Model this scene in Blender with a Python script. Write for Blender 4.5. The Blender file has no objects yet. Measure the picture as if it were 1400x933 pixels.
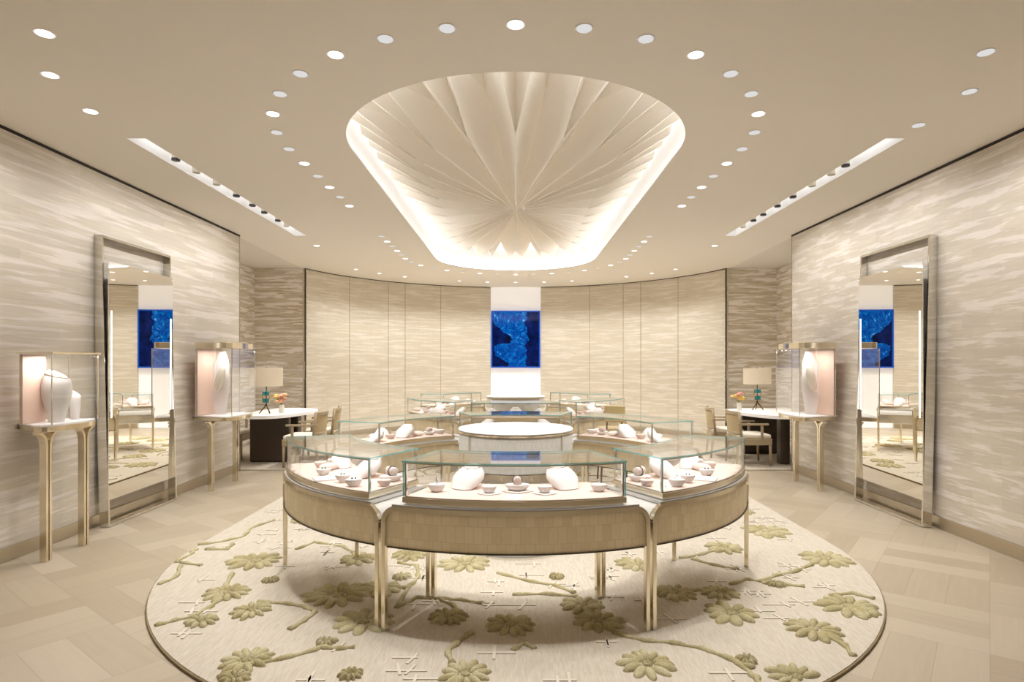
import bpy, math, random
from mathutils import Vector, Matrix
random.seed(7)
PI = math.pi
S = bpy.context.scene
COL = S.collection
F, CX, CY, EYE, CEIL = 830.0, 705.0, 496.0, 1.5, 3.27
Y1, Y2 = 4.96, 9.80          # centres of the two rings of cases
RUGZ = 0.02

def fl(px, py, z=RUGZ):
    """point on a horizontal plane seen at a pixel of the photograph"""
    d = F*(EYE-z)/(py-CY)
    return ((px-CX)*d/F, d)

# ------------------------------------------------------------------ materials
MATS = {}
def new_mat(name):
    m = bpy.data.materials.new(name); m.use_nodes = True
    m.node_tree.nodes.clear()
    MATS[name] = m
    return m, m.node_tree.nodes, m.node_tree.links
def N(nodes, typ, **kw):
    n = nodes.new(typ)
    for k, v in kw.items():
        if k in n.inputs: n.inputs[k].default_value = v
        else: setattr(n, k, v)
    return n
def srgb(r, g, b):
    f = lambda c: ((c/255)/12.92 if c/255 <= .04045 else ((c/255+.055)/1.055)**2.4)
    return (f(r), f(g), f(b), 1)
def principled(name, col, rough=.5, metal=0, spec=.5, bump=None, sheen=0, emis=None, estr=0):
    m, n, l = new_mat(name)
    o = N(n, 'ShaderNodeOutputMaterial'); p = N(n, 'ShaderNodeBsdfPrincipled')
    p.inputs['Base Color'].default_value = col
    p.inputs['Roughness'].default_value = rough
    p.inputs['Metallic'].default_value = metal
    p.inputs['Specular IOR Level'].default_value = spec
    if sheen: p.inputs['Sheen Weight'].default_value = sheen
    if emis:
        p.inputs['Emission Color'].default_value = emis; p.inputs['Emission Strength'].default_value = estr
    l.new(p.outputs[0], o.inputs[0])
    if bump:
        sc, st, dist = bump
        tc = N(n, 'ShaderNodeTexCoord'); no = N(n, 'ShaderNodeTexNoise'); no.inputs['Scale'].default_value = sc
        no.inputs['Detail'].default_value = 4
        b = N(n, 'ShaderNodeBump'); b.inputs['Strength'].default_value = st; b.inputs['Distance'].default_value = dist
        l.new(tc.outputs['Object'], no.inputs['Vector']); l.new(no.outputs[0], b.inputs['Height']); l.new(b.outputs[0], p.inputs['Normal'])
    return m
def ramp(n, stops, interp='LINEAR'):
    r = n.new('ShaderNodeValToRGB'); cr = r.color_ramp; cr.interpolation = interp
    while len(cr.elements) < len(stops): cr.elements.new(.5)
    for e, (p, c) in zip(cr.elements, stops): e.position = p; e.color = c
    return r
def math_(n, l, op, a, b=None):
    m = n.new('ShaderNodeMath'); m.operation = op
    for i, x in enumerate((a, b)):
        if x is None: continue
        if isinstance(x, (int, float)): m.inputs[i].default_value = x
        else: l.new(x, m.inputs[i])
    return m.outputs[0]
def mixc(n, l, fac, a, b, typ='MIX'):
    m = n.new('ShaderNodeMix'); m.data_type = 'RGBA'; m.blend_type = typ
    for i, x in ((0, fac), (6, a), (7, b)):
        if isinstance(x, (int, float, tuple)): m.inputs[i].default_value = x
        else: l.new(x, m.inputs[i])
    return m.outputs[2]

def strokes_wall(name, base, dark, light, sx=.9, sz=16, contrast=.5, amount=.5, rough=.45, patch=-.05):
    """hand-brushed wall covering: short horizontal strokes over offset rectangular sheets; uses metre UVs"""
    m, n, l = new_mat(name)
    o = N(n, 'ShaderNodeOutputMaterial'); p = N(n, 'ShaderNodeBsdfPrincipled'); l.new(p.outputs[0], o.inputs[0])
    uv = N(n, 'ShaderNodeTexCoord')
    def noise(scx, scz, det, off=0, rgh=.55, dist=0.0):
        mp = n.new('ShaderNodeMapping'); mp.inputs['Scale'].default_value = (scx, scz, 1); mp.inputs['Location'].default_value = (off, off*.7, off)
        l.new(uv.outputs['UV'], mp.inputs['Vector'])
        t = n.new('ShaderNodeTexNoise'); t.inputs['Scale'].default_value = 1; t.inputs['Detail'].default_value = det
        t.inputs['Roughness'].default_value = rgh; t.inputs['Distortion'].default_value = dist
        l.new(mp.outputs[0], t.inputs['Vector']); return t.outputs[0]
    fine = noise(sx*3.0, sz*4.0, 5, 3)
    a = noise(sx*1.6, sz, 3, 11, .6, .15)
    b = noise(sx*1.9, sz*1.3, 3, 27, .6, .15)
    br = n.new('ShaderNodeTexBrick'); br.inputs['Scale'].default_value = 1; br.inputs['Brick Width'].default_value = .42
    br.inputs['Row Height'].default_value = .085; br.inputs['Mortar Size'].default_value = 0; br.offset = .37
    br.inputs['Color1'].default_value = (0, 0, 0, 1); br.inputs['Color2'].default_value = (1, 1, 1, 1)
    l.new(uv.outputs['UV'], br.inputs['Vector'])
    ra = ramp(n, [(0, (0, 0, 0, 1)), (.5-.0, (0, 0, 0, 1)), (.5+.16*(1.05-contrast), (1, 1, 1, 1))]); l.new(a, ra.inputs[0])
    rb = ramp(n, [(0, (0, 0, 0, 1)), (.53, (0, 0, 0, 1)), (.53+.2*(1.05-contrast), (1, 1, 1, 1))]); l.new(b, rb.inputs[0])
    c1 = mixc(n, l, math_(n, l, 'MULTIPLY', rb.outputs[0], amount), base, dark)
    c2 = mixc(n, l, math_(n, l, 'MULTIPLY', ra.outputs[0], amount*1.25), c1, light)
    f2 = math_(n, l, 'ADD', math_(n, l, 'MULTIPLY', fine, .22), .89)
    f3 = math_(n, l, 'ADD', f2, math_(n, l, 'MULTIPLY', br.outputs[0], patch))
    cc = n.new('ShaderNodeVectorMath'); cc.operation = 'SCALE'; l.new(c2, cc.inputs[0]); l.new(f3, cc.inputs['Scale'])
    l.new(cc.outputs[0], p.inputs['Base Color'])
    p.inputs['Roughness'].default_value = rough
    bmp = n.new('ShaderNodeBump'); bmp.inputs['Strength'].default_value = .25; bmp.inputs['Distance'].default_value = .004
    l.new(ra.outputs[0], bmp.inputs['Height']); l.new(bmp.outputs[0], p.inputs['Normal'])
    return m
strokes_wall('wall_side', srgb(205, 196, 182), srgb(196, 186, 168), srgb(234, 227, 223), .85, 15, .5, .5, patch=-.11)
strokes_wall('wall_curve', srgb(214, 206, 190), srgb(206, 196, 174), srgb(238, 233, 226), .95, 19, .45, .45)
strokes_wall('wall_alcove', srgb(216, 207, 190), srgb(190, 176, 150), srgb(246, 242, 238), 1.0, 18, .7, .8)
principled('ceiling_paint', srgb(242, 238, 231), .9, spec=.15)
principled('alcove_shaded_paint', srgb(228, 224, 218), .9, spec=.15)  # greyer copy of the ceiling paint, alcove shading put into the colour
principled('white_paint', srgb(240, 240, 240), .8)
principled('pleat_plaster', srgb(242, 237, 228), .75, spec=.2)
principled('champagne', srgb(236, 226, 204), .17, 1)
principled('champagne_soft', srgb(200, 190, 172), .35, 1)
principled('nickel', srgb(230, 227, 220), .12, 1)
principled('mirror', srgb(238, 236, 230), .003, 1)
principled('deck_pink', srgb(224, 202, 191), .8, bump=(300, .1, .001))
principled('pad_white', srgb(238, 234, 233), .6, spec=.3)
principled('pad_blush', srgb(236, 219, 213), .65, spec=.3)
principled('card_white', srgb(248, 248, 250), .6)
principled('blush_silk', srgb(232, 202, 186), .55, bump=(40, .1, .002))
principled('gold', srgb(224, 186, 118), .12, 1)
principled('silver', srgb(225, 225, 228), .1, 1)
principled('gem', srgb(190, 200, 220), .02, .6)
principled('gem_dark', srgb(70, 72, 88), .05, .5)
principled('pearl', srgb(240, 236, 224), .15, .3)
principled('quartz_top', srgb(248, 248, 249), .5)
principled('counter_top', srgb(216, 213, 208), .3)
principled('dark_edge', srgb(64, 54, 40), .35, .3)
principled('bronze', srgb(92, 72, 54), .3, .9)
principled('turquoise', srgb(44, 130, 140), .2)
principled('desk_wood', srgb(64, 52, 42), .4, bump=(12, .2, .002))
principled('chair_wood', srgb(164, 147, 120), .45)
principled('chair_cane', srgb(176, 158, 124), .7, bump=(260, .5, .002))
principled('chair_cushion', srgb(222, 214, 200), .85, bump=(200, .2, .001))
principled('tan_leather', srgb(196, 176, 130), .5)
principled('wall_seam', srgb(158, 146, 122), .7)
principled('shadow_gap', srgb(40, 34, 28), .6)
principled('blossom_pink', srgb(226, 150, 140), .7)
principled('blossom_peach', srgb(238, 188, 150), .7)
principled('blossom_yellow', srgb(226, 196, 90), .7)
principled('leaf', srgb(130, 140, 70), .6)
principled('vase_ceramic', srgb(236, 232, 222), .2)
principled('spot_black', srgb(24, 24, 40), .3)
principled('spot_body', srgb(205, 198, 182), .5)
principled('screen_rim', srgb(10, 60, 150), .25, emis=srgb(20, 90, 190), estr=.5)
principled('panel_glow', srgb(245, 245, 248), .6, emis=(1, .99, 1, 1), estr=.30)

def emission(name, col, st):
    m, n, l = new_mat(name); o = N(n, 'ShaderNodeOutputMaterial'); e = N(n, 'ShaderNodeEmission')
    e.inputs[0].default_value = col; e.inputs[1].default_value = st; l.new(e.outputs[0], o.inputs[0]); return m
emission('lamp_bright', (1, .97, .92, 1), 3)
emission('lamp_dim', (1, .98, .96, 1), .75)
emission('cove_led', (1, .99, .985, 1), 20)
emission('cove_led_low', (1, .99, .985, 1), 32)
emission('slot_led', (1, .99, .98, 1), 2.2)
emission('led_reflection', (1, .97, .92, 1), 5)

def glassmat(name, tint, refl=1.0):
    m, n, l = new_mat(name); o = N(n, 'ShaderNodeOutputMaterial')
    t = N(n, 'ShaderNodeBsdfTransparent'); t.inputs[0].default_value = tint
    g = N(n, 'ShaderNodeBsdfGlossy'); g.inputs['Roughness'].default_value = .004; g.inputs[0].default_value = (1, 1, 1, 1)
    ge = N(n, 'ShaderNodeNewGeometry'); dt = n.new('ShaderNodeVectorMath'); dt.operation = 'DOT_PRODUCT'
    l.new(ge.outputs['Incoming'], dt.inputs[0]); l.new(ge.outputs['Normal'], dt.inputs[1])
    co = math_(n, l, 'ABSOLUTE', dt.outputs['Value'])
    f5 = math_(n, l, 'POWER', math_(n, l, 'SUBTRACT', 1.0, co), 5.0)
    sch = math_(n, l, 'ADD', math_(n, l, 'MULTIPLY', f5, .94), .035)
    mx = N(n, 'ShaderNodeMixShader'); l.new(math_(n, l, 'MULTIPLY', sch, refl), mx.inputs[0])
    l.new(t.outputs[0], mx.inputs[1]); l.new(g.outputs[0], mx.inputs[2]); l.new(mx.outputs[0], o.inputs[0]); return m
glassmat('glass', (.995, .998, .997, 1))
def edgeglass():
    m, n, l = new_mat('glass_edge'); o = N(n, 'ShaderNodeOutputMaterial')
    t = N(n, 'ShaderNodeBsdfTransparent'); t.inputs[0].default_value = (.62, .90, .92, 1)
    p = N(n, 'ShaderNodeBsdfPrincipled'); p.inputs['Base Color'].default_value = srgb(138, 210, 214); p.inputs['Roughness'].default_value = .1
    mx = N(n, 'ShaderNodeMixShader'); mx.inputs[0].default_value = .62
    l.new(t.outputs[0], mx.inputs[1]); l.new(p.outputs[0], mx.inputs[2]); l.new(mx.outputs[0], o.inputs[0])
edgeglass()

def floor_mat():
    m, n, l = new_mat('oak_parquet'); o = N(n, 'ShaderNodeOutputMaterial'); p = N(n, 'ShaderNodeBsdfPrincipled'); l.new(p.outputs[0], o.inputs[0])
    tc = N(n, 'ShaderNodeTexCoord'); mp = n.new('ShaderNodeMapping'); mp.inputs['Rotation'].default_value = (0, 0, math.radians(38))
    C = .66
    mp.inputs['Scale'].default_value = (1/C, 1/C, 1); l.new(tc.outputs['Object'], mp.inputs[0])
    sp = n.new('ShaderNodeSeparateXYZ'); l.new(mp.outputs[0], sp.inputs[0]); u, v = sp.outputs[0], sp.outputs[1]
    iu = math_(n, l, 'FLOOR', u); iv = math_(n, l, 'FLOOR', v)
    par = math_(n, l, 'PINGPONG', math_(n, l, 'ADD', iu, iv), 1.0)
    def lerp(a, b, t): return math_(n, l, 'ADD', math_(n, l, 'MULTIPLY', a, math_(n, l, 'SUBTRACT', 1.0, t)), math_(n, l, 'MULTIPLY', b, t))
    across = lerp(u, v, par); along = lerp(v, u, par)
    k = math_(n, l, 'MULTIPLY', across, 3.0); ik = math_(n, l, 'FLOOR', k)
    idv = n.new('ShaderNodeCombineXYZ'); l.new(ik, idv.inputs[0]); l.new(math_(n, l, 'FLOOR', along), idv.inputs[1]); l.new(par, idv.inputs[2])
    wn = n.new('ShaderNodeTexWhiteNoise'); l.new(idv.outputs[0], wn.inputs[0])
    # grain
    gv = n.new('ShaderNodeCombineXYZ'); l.new(math_(n, l, 'MULTIPLY', across, 26.0), gv.inputs[0]); l.new(math_(n, l, 'MULTIPLY', along, 1.6), gv.inputs[1]); l.new(math_(n, l, 'MULTIPLY', wn.outputs[0], 40.0), gv.inputs[2])
    gn = n.new('ShaderNodeTexNoise'); gn.inputs['Scale'].default_value = 1; gn.inputs['Detail'].default_value = 5; gn.inputs['Distortion'].default_value = .6; l.new(gv.outputs[0], gn.inputs[0])
    r = ramp(n, [(0, srgb(156, 142, 122)), (.5, srgb(164, 151, 131)), (1, srgb(173, 160, 141))]); l.new(wn.outputs[0], r.inputs[0])
    g = math_(n, l, 'ADD', math_(n, l, 'MULTIPLY', gn.outputs[0], .16), .92)
    fr = math_(n, l, 'FRACT', k); ff = math_(n, l, 'FRACT', along)
    def near(x, w): return math_(n, l, 'LESS_THAN', math_(n, l, 'PINGPONG', x, .5), w)
    j = math_(n, l, 'MAXIMUM', near(fr, .008), near(ff, .003))
    gg = math_(n, l, 'MULTIPLY', g, math_(n, l, 'SUBTRACT', 1.0, math_(n, l, 'MULTIPLY', j, .22)))
    cc = n.new('ShaderNodeVectorMath'); cc.operation = 'SCALE'; l.new(r.outputs[0], cc.inputs[0]); l.new(gg, cc.inputs['Scale'])
    l.new(cc.outputs[0], p.inputs['Base Color']); p.inputs['Roughness'].default_value = .42
    p.inputs['Specular IOR Level'].default_value = .35
floor_mat()

def rug_mat():
    m, n, l = new_mat('rug_wool'); o = N(n, 'ShaderNodeOutputMaterial'); p = N(n, 'ShaderNodeBsdfPrincipled'); l.new(p.outputs[0], o.inputs[0])
    tc = N(n, 'ShaderNodeTexCoord')
    mp = n.new('ShaderNodeMapping'); mp.inputs['Scale'].default_value = (90, 14, 30); l.new(tc.outputs['Object'], mp.inputs[0])
    no = n.new('ShaderNodeTexNoise'); no.inputs['Scale'].default_value = 1; no.inputs['Detail'].default_value = 3; l.new(mp.outputs[0], no.inputs[0])
    r = ramp(n, [(.25, srgb(174, 164, 149)), (.7, srgb(190, 181, 167))]); l.new(no.outputs[0], r.inputs[0]); l.new(r.outputs[0], p.inputs['Base Color'])
    p.inputs['Roughness'].default_value = .95; p.inputs['Specular IOR Level'].default_value = .1
    b = n.new('ShaderNodeBump'); b.inputs['Strength'].default_value = .6; b.inputs['Distance'].default_value = .004
    l.new(no.outputs[0], b.inputs['Height']); l.new(b.outputs[0], p.inputs['Normal'])
    m, n, l = new_mat('rug_pile'); o = N(n, 'ShaderNodeOutputMaterial'); p = N(n, 'ShaderNodeBsdfPrincipled'); l.new(p.outputs[0], o.inputs[0])
    tc = N(n, 'ShaderNodeTexCoord'); no = n.new('ShaderNodeTexNoise'); no.inputs['Scale'].default_value = 130; no.inputs['Detail'].default_value = 4; l.new(tc.outputs['Object'], no.inputs[0])
    n2 = n.new('ShaderNodeTexNoise'); n2.inputs['Scale'].default_value = 9; l.new(tc.outputs['Object'], n2.inputs[0])
    r = ramp(n, [(.3, srgb(168, 156, 116)), (.7, srgb(194, 184, 150))]); l.new(n2.outputs[0], r.inputs[0])
    r2 = ramp(n, [(.3, (.7, .7, .7, 1)), (.7, (1.0, 1.0, 1.0, 1))]); l.new(no.outputs[0], r2.inputs[0])
    l.new(mixc(n, l, 1.0, r.outputs[0], r2.outputs[0], 'MULTIPLY'), p.inputs['Base Color']); p.inputs['Roughness'].default_value = 1; p.inputs['Specular IOR Level'].default_value = .05
    b = n.new('ShaderNodeBump'); b.inputs['Strength'].default_value = .8; b.inputs['Distance'].default_value = .006
    l.new(no.outputs[0], b.inputs['Height']); l.new(b.outputs[0], p.inputs['Normal'])
rug_mat()
principled('rug_cord', srgb(198, 189, 175), .95, spec=.1)
principled('rug_binding', srgb(140, 124, 96), .9, spec=.1)

def straw_mat(name, ca, cb, w=.055, rh=.05):
    """woven straw marquetry: narrow upright sheets; uses metre UVs"""
    m, n, l = new_mat(name); o = N(n, 'ShaderNodeOutputMaterial'); p = N(n, 'ShaderNodeBsdfPrincipled'); l.new(p.outputs[0], o.inputs[0])
    tc = N(n, 'ShaderNodeTexCoord')
    br = n.new('ShaderNodeTexBrick'); br.inputs['Scale'].default_value = 1; br.inputs['Brick Width'].default_value = w; br.inputs['Row Height'].default_value = rh
    br.inputs['Mortar Size'].default_value = .0012; br.inputs['Color1'].default_value = ca; br.inputs['Color2'].default_value = cb
    br.inputs['Mortar'].default_value = tuple(x*.88 for x in ca[:3])+(1,); br.offset = .5; br.inputs['Bias'].default_value = 0
    l.new(tc.outputs['UV'], br.inputs[0])
    mp = n.new('ShaderNodeMapping'); mp.inputs['Scale'].default_value = (420, 18, 1); l.new(tc.outputs['UV'], mp.inputs[0])
    no = n.new('ShaderNodeTexNoise'); no.inputs['Scale'].default_value = 1; no.inputs['Detail'].default_value = 3; l.new(mp.outputs[0], no.inputs[0])
    f = math_(n, l, 'ADD', math_(n, l, 'MULTIPLY', no.outputs[0], .3), .85)
    cc = n.new('ShaderNodeVectorMath'); cc.operation = 'SCALE'; l.new(br.outputs[0], cc.inputs[0]); l.new(f, cc.inputs['Scale'])
    l.new(cc.outputs[0], p.inputs['Base Color']); p.inputs['Roughness'].default_value = .5
    return m
straw_mat('straw', srgb(222, 206, 172), srgb(234, 219, 188), .05, .09)
straw_mat('drum_weave', srgb(198, 195, 190), srgb(210, 208, 203), .012)

def screen_mat():
    m, n, l = new_mat('blue_screen'); o = N(n, 'ShaderNodeOutputMaterial')
    tc = N(n, 'ShaderNodeTexCoord'); sp = n.new('ShaderNodeSeparateXYZ'); l.new(tc.outputs['UV'], sp.inputs[0]); u, v = sp.outputs[0], sp.outputs[1]
    no = n.new('ShaderNodeTexNoise'); no.inputs['Scale'].default_value = 7; no.inputs['Detail'].default_value = 6; l.new(tc.outputs['UV'], no.inputs[0])
    left = ramp(n, [(0, (.32,)*3+(1,)), (.08, (.34,)*3+(1,)), (.2, (.08,)*3+(1,)), (.33, (.04,)*3+(1,)), (.36, (.05,)*3+(1,)), (.41, (.12,)*3+(1,)), (.43, (.36,)*3+(1,)), (.5, (.42,)*3+(1,)), (.8, (.02,)*3+(1,)), (1, (0, 0, 0, 1))]); l.new(v, left.inputs[0])
    jit = math_(n, l, 'MULTIPLY', math_(n, l, 'SUBTRACT', no.outputs[0], .5), .3)
    uj = math_(n, l, 'ADD', u, jit)
    mk = math_(n, l, 'MULTIPLY', math_(n, l, 'GREATER_THAN', uj, left.outputs[0]), math_(n, l, 'LESS_THAN', uj, .72))
    vo = n.new('ShaderNodeTexNoise'); vo.inputs['Scale'].default_value = 5; vo.inputs['Detail'].default_value = 8; vo.inputs['Roughness'].default_value = .75; vo.inputs['Distortion'].default_value = 2.5; l.new(tc.outputs['UV'], vo.inputs[0])
    rl = ramp(n, [(.25, srgb(2, 30, 100)), (.42, srgb(0, 62, 150)), (.53, srgb(4, 95, 185)), (.62, srgb(20, 140, 215)), (.66, srgb(200, 238, 255)), (.70, srgb(10, 110, 200))]); l.new(vo.outputs[0], rl.inputs[0])
    rd = ramp(n, [(.3, srgb(4, 12, 40)), (.6, srgb(10, 30, 95)), (.8, srgb(16, 50, 130))]); l.new(no.outputs[0], rd.inputs[0])
    c = mixc(n, l, mk, rd.outputs[0], rl.outputs[0])
    e = N(n, 'ShaderNodeEmission'); e.inputs[1].default_value = 1.0; l.new(c, e.inputs[0])
    g = N(n, 'ShaderNodeBsdfGlossy'); g.inputs['Roughness'].default_value = .08; g.inputs[0].default_value = (.35, .35, .4, 1)
    fr = N(n, 'ShaderNodeFresnel'); fr.inputs[0].default_value = 1.4
    mx = N(n, 'ShaderNodeMixShader'); l.new(fr.outputs[0], mx.inputs[0]); l.new(e.outputs[0], mx.inputs[1]); l.new(g.outputs[0], mx.inputs[2]); l.new(mx.outputs[0], o.inputs[0])
screen_mat()
def shade_mat():
    m, n, l = new_mat('lamp_shade'); o = N(n, 'ShaderNodeOutputMaterial')
    d = N(n, 'ShaderNodeBsdfDiffuse'); d.inputs[0].default_value = srgb(238, 232, 220)
    t = N(n, 'ShaderNodeBsdfTranslucent'); t.inputs[0].default_value = srgb(235, 228, 214)
    mx = N(n, 'ShaderNodeMixShader'); mx.inputs[0].default_value = .5; l.new(d.outputs[0], mx.inputs[1]); l.new(t.outputs[0], mx.inputs[2]); l.new(mx.outputs[0], o.inputs[0])
shade_mat()

# ------------------------------------------------------------------ mesh builder
class MB:
    def __init__(s): s.v = []; s.f = []; s.uv = None; s.mi = []
    def add(s, vs, fs, mi=0):
        b = len(s.v); s.v += [tuple(x) for x in vs]; s.f += [tuple(b+i for i in f) for f in fs]; s.mi += [mi]*len(fs); return b
    def box(s, c, d, rz=0, mi=0):
        cx, cy, cz = c; hx, hy, hz = d[0]/2, d[1]/2, d[2]/2; ca, sa = math.cos(rz), math.sin(rz)
        vs = []
        for z in (-hz, hz):
            for x, y in ((-hx, -hy), (hx, -hy), (hx, hy), (-hx, hy)): vs.append((cx+x*ca-y*sa, cy+x*sa+y*ca, cz+z))
        s.add(vs, [(3, 2, 1, 0), (4, 5, 6, 7), (0, 1, 5, 4), (1, 2, 6, 5), (2, 3, 7, 6), (3, 0, 4, 7)], mi); return s
    def prism(s, poly, z0, z1, mi=0, side=None):
        n = len(poly)
        area = sum(poly[i][0]*poly[(i+1) % n][1]-poly[(i+1) % n][0]*poly[i][1] for i in range(n))
        if area < 0: poly = poly[::-1]
        b = s.add([(x, y, z0) for x, y in poly]+[(x, y, z1) for x, y in poly], [tuple(range(n))[::-1], tuple(range(n, 2*n))], mi)
        s.f += [(b+i, b+(i+1) % n, b+n+(i+1) % n, b+n+i) for i in range(n)]; s.mi += [mi if side is None else side]*n
        return s
    def lathe(s, prof, c=(0, 0, 0), n=24, mi=0, closed=False):
        rings = []; vs = []
        for r, z in prof:
            for k in range(n):
                a = 2*PI*k/n; vs.append((c[0]+r*math.cos(a), c[1]+r*math.sin(a), c[2]+z))
        fs = []
        for i in range(len(prof)-1):
            for k in range(n):
                k2 = (k+1) % n; fs.append((i*n+k, i*n+k2, (i+1)*n+k2, (i+1)*n+k))
        fs.append(tuple(range(n))[::-1]); fs.append(tuple((len(prof)-1)*n+k for k in range(n)))
        s.add(vs, fs, mi); return s
    def tube(s, path, r, n=8, mi=0, closed=False, sq=None):
        """round tube, or a rectangular bar (sq=(w,h)) along a path; the bar's h follows world Z when the path is level"""
        P = [Vector(p) for p in path]; m = len(P); vs = []
        prev = None
        for i, p in enumerate(P):
            a = P[i-1] if (i > 0 or closed) else p; b = P[(i+1) % m] if (i < m-1 or closed) else p
            t = (b-a).normalized()
            if prev is None:
                up = Vector((0, 0, 1)) if abs(t.z) < .9 else Vector((1, 0, 0))
                x = t.cross(up).normalized()
            else:
                x = (prev - t*prev.dot(t)).normalized()
            prev = x; y = x.cross(t)
            rr = r[i] if isinstance(r, (list, tuple)) else r
            for k in range(n):
                an = 2*PI*k/n
                vs.append(p+x*rr*math.cos(an)+y*rr*math.sin(an))
        fs = []
        for i in range(m if closed else m-1):
            j = (i+1) % m
            for k in range(n):
                k2 = (k+1) % n; fs.append((i*n+k, j*n+k, j*n+k2, i*n+k2))
        if not closed: fs += [tuple(range(n)), tuple((m-1)*n+k for k in range(n))[::-1]]
        s.add(vs, fs, mi); return s
    def sweep(s, frames, w, h, mi=0):
        """rectangular bar through frames [(point, side vector, up vector)]"""
        vs = []
        for p, a, b in frames:
            p = Vector(p); a = Vector(a)*w/2; b = Vector(b)*h/2
            vs += [p-a-b, p+a-b, p+a+b, p-a+b]
        m = len(frames); fs = []
        for i in range(m-1):
            for k in range(4): fs.append((i*4+k, i*4+(k+1) % 4, (i+1)*4+(k+1) % 4, (i+1)*4+k))
        fs += [(3, 2, 1, 0), tuple((m-1)*4+k for k in range(4))]
        s.add(vs, fs, mi); return s
    def ell(s, c, r, n=16, m=8, mi=0, rz=0, hemi=False, tilt=0):
        vs = []; fs = []; ca, sa = math.cos(rz), math.sin(rz); ct, st = math.cos(tilt), math.sin(tilt)
        lo = 0 if hemi else -PI/2
        for i in range(m+1):
            ph = lo+(PI/2-lo)*i/m
            for k in range(n):
                t = 2*PI*k/n; x = r[0]*math.cos(ph)*math.cos(t); y = r[1]*math.cos(ph)*math.sin(t); z = r[2]*math.sin(ph)
                y, z = y*ct-z*st, y*st+z*ct
                vs.append((c[0]+x*ca-y*sa, c[1]+x*sa+y*ca, c[2]+z))
        for i in range(m):
            for k in range(n):
                k2 = (k+1) % n; fs.append((i*n+k, i*n+k2, (i+1)*n+k2, (i+1)*n+k))
        s.add(vs, fs, mi); return s
    def build(s, name, mats, parent=None, smooth=False, bevel=0, uv=None, seg=2):
        me = bpy.data.meshes.new(name)
        off = parent_world(parent)
        inv = off.inverted() if parent else None
        vs = [inv @ Vector(v) for v in s.v] if parent and not getattr(s, 'local', False) else s.v
        me.from_pydata([tuple(v) for v in vs], [], s.f)
        if isinstance(mats, str): mats = [mats]
        for m in mats: me.materials.append(MATS[m])
        me.polygons.foreach_set('material_index', s.mi)
        if smooth: me.polygons.foreach_set('use_smooth', [True]*len(me.polygons))
        if uv:
            L = me.uv_layers.new(name='UVMap')
            for lp in me.loops: L.data[lp.index].uv = uv(Vector(s.v[lp.vertex_index]))
        me.update()
        o = bpy.data.objects.new(name, me); COL.objects.link(o)
        if parent: o.parent = parent
        if bevel:
            b = o.modifiers.new('bevel', 'BEVEL'); b.width = bevel; b.segments = seg; b.limit_method = 'ANGLE'; b.angle_limit = .6
        if smooth and not bevel: pass
        if smooth:
            try: me.shade_smooth_by_angle = None
            except Exception: pass
        return o
def parent_world(p):
    M = Matrix.Identity(4)
    chain = []
    while p is not None: chain.append(p); p = p.parent
    for q in reversed(chain): M = M @ q.matrix_basis
    return M
def sharp(o, ang=40):
    """mark edges sharper than an angle so smooth shading keeps its corners"""
    me = o.data
    import bmesh
    bm = bmesh.new(); bm.from_mesh(me)
    bmesh.ops.recalc_face_normals(bm, faces=bm.faces)
    for f in bm.faces: f.smooth = True
    for e in bm.edges:
        if len(e.link_faces) == 2 and e.calc_face_angle(0) > math.radians(ang): e.smooth = False
    bm.to_mesh(me); bm.free(); return o
def thing(name, label, cat, loc=(0, 0, 0), rz=0, group=None):
    o = bpy.data.objects.new(name, None); COL.objects.link(o); o.location = loc; o.rotation_euler = (0, 0, rz)
    o.empty_display_size = .1
    return tag(o, label, cat, group)
def tag(o, label, cat, group=None):
    o['label'] = label; o['category'] = cat
    if group: o['group'] = group
    return o
def struct(o): o['kind'] = 'structure'; return o
def copy_tree(o, parent=None):
    c = o.copy(); COL.objects.link(c)
    if parent: c.parent = parent
    for ch in [x for x in o.children]: copy_tree(ch, c)
    return c

def stadium(R, ya, yb, n=24):
    """outline of a straight-sided oval about X=0, counter-clockwise"""
    p = []
    for k in range(n+1):
        a = PI+PI*k/n; p.append((R*math.cos(a), ya+R*math.sin(a)))
    for k in range(n+1):
        a = PI*k/n; p.append((R*math.cos(a), yb+R*math.sin(a)))
    return p
def fillcurve(name, outline, holes, z, mat, thick=0):
    cu = bpy.data.curves.new(name, 'CURVE'); cu.dimensions = '2D'; cu.fill_mode = 'BOTH'
    for poly in [outline]+holes:
        sp = cu.splines.new('POLY'); sp.points.add(len(poly)-1); sp.use_cyclic_u = True
        for q, (x, y) in zip(sp.points, poly): q.co = (x, y, 0, 1)
    o = bpy.data.objects.new(name+'_c', cu); COL.objects.link(o)
    bpy.context.view_layer.update()
    me = bpy.data.meshes.new_from_object(o.evaluated_get(bpy.context.evaluated_depsgraph_get()))
    bpy.data.objects.remove(o)
    me.materials.clear(); me.materials.append(MATS[mat])
    ob = bpy.data.objects.new(name, me); ob.location = (0, 0, z); COL.objects.link(ob)
    return ob

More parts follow.
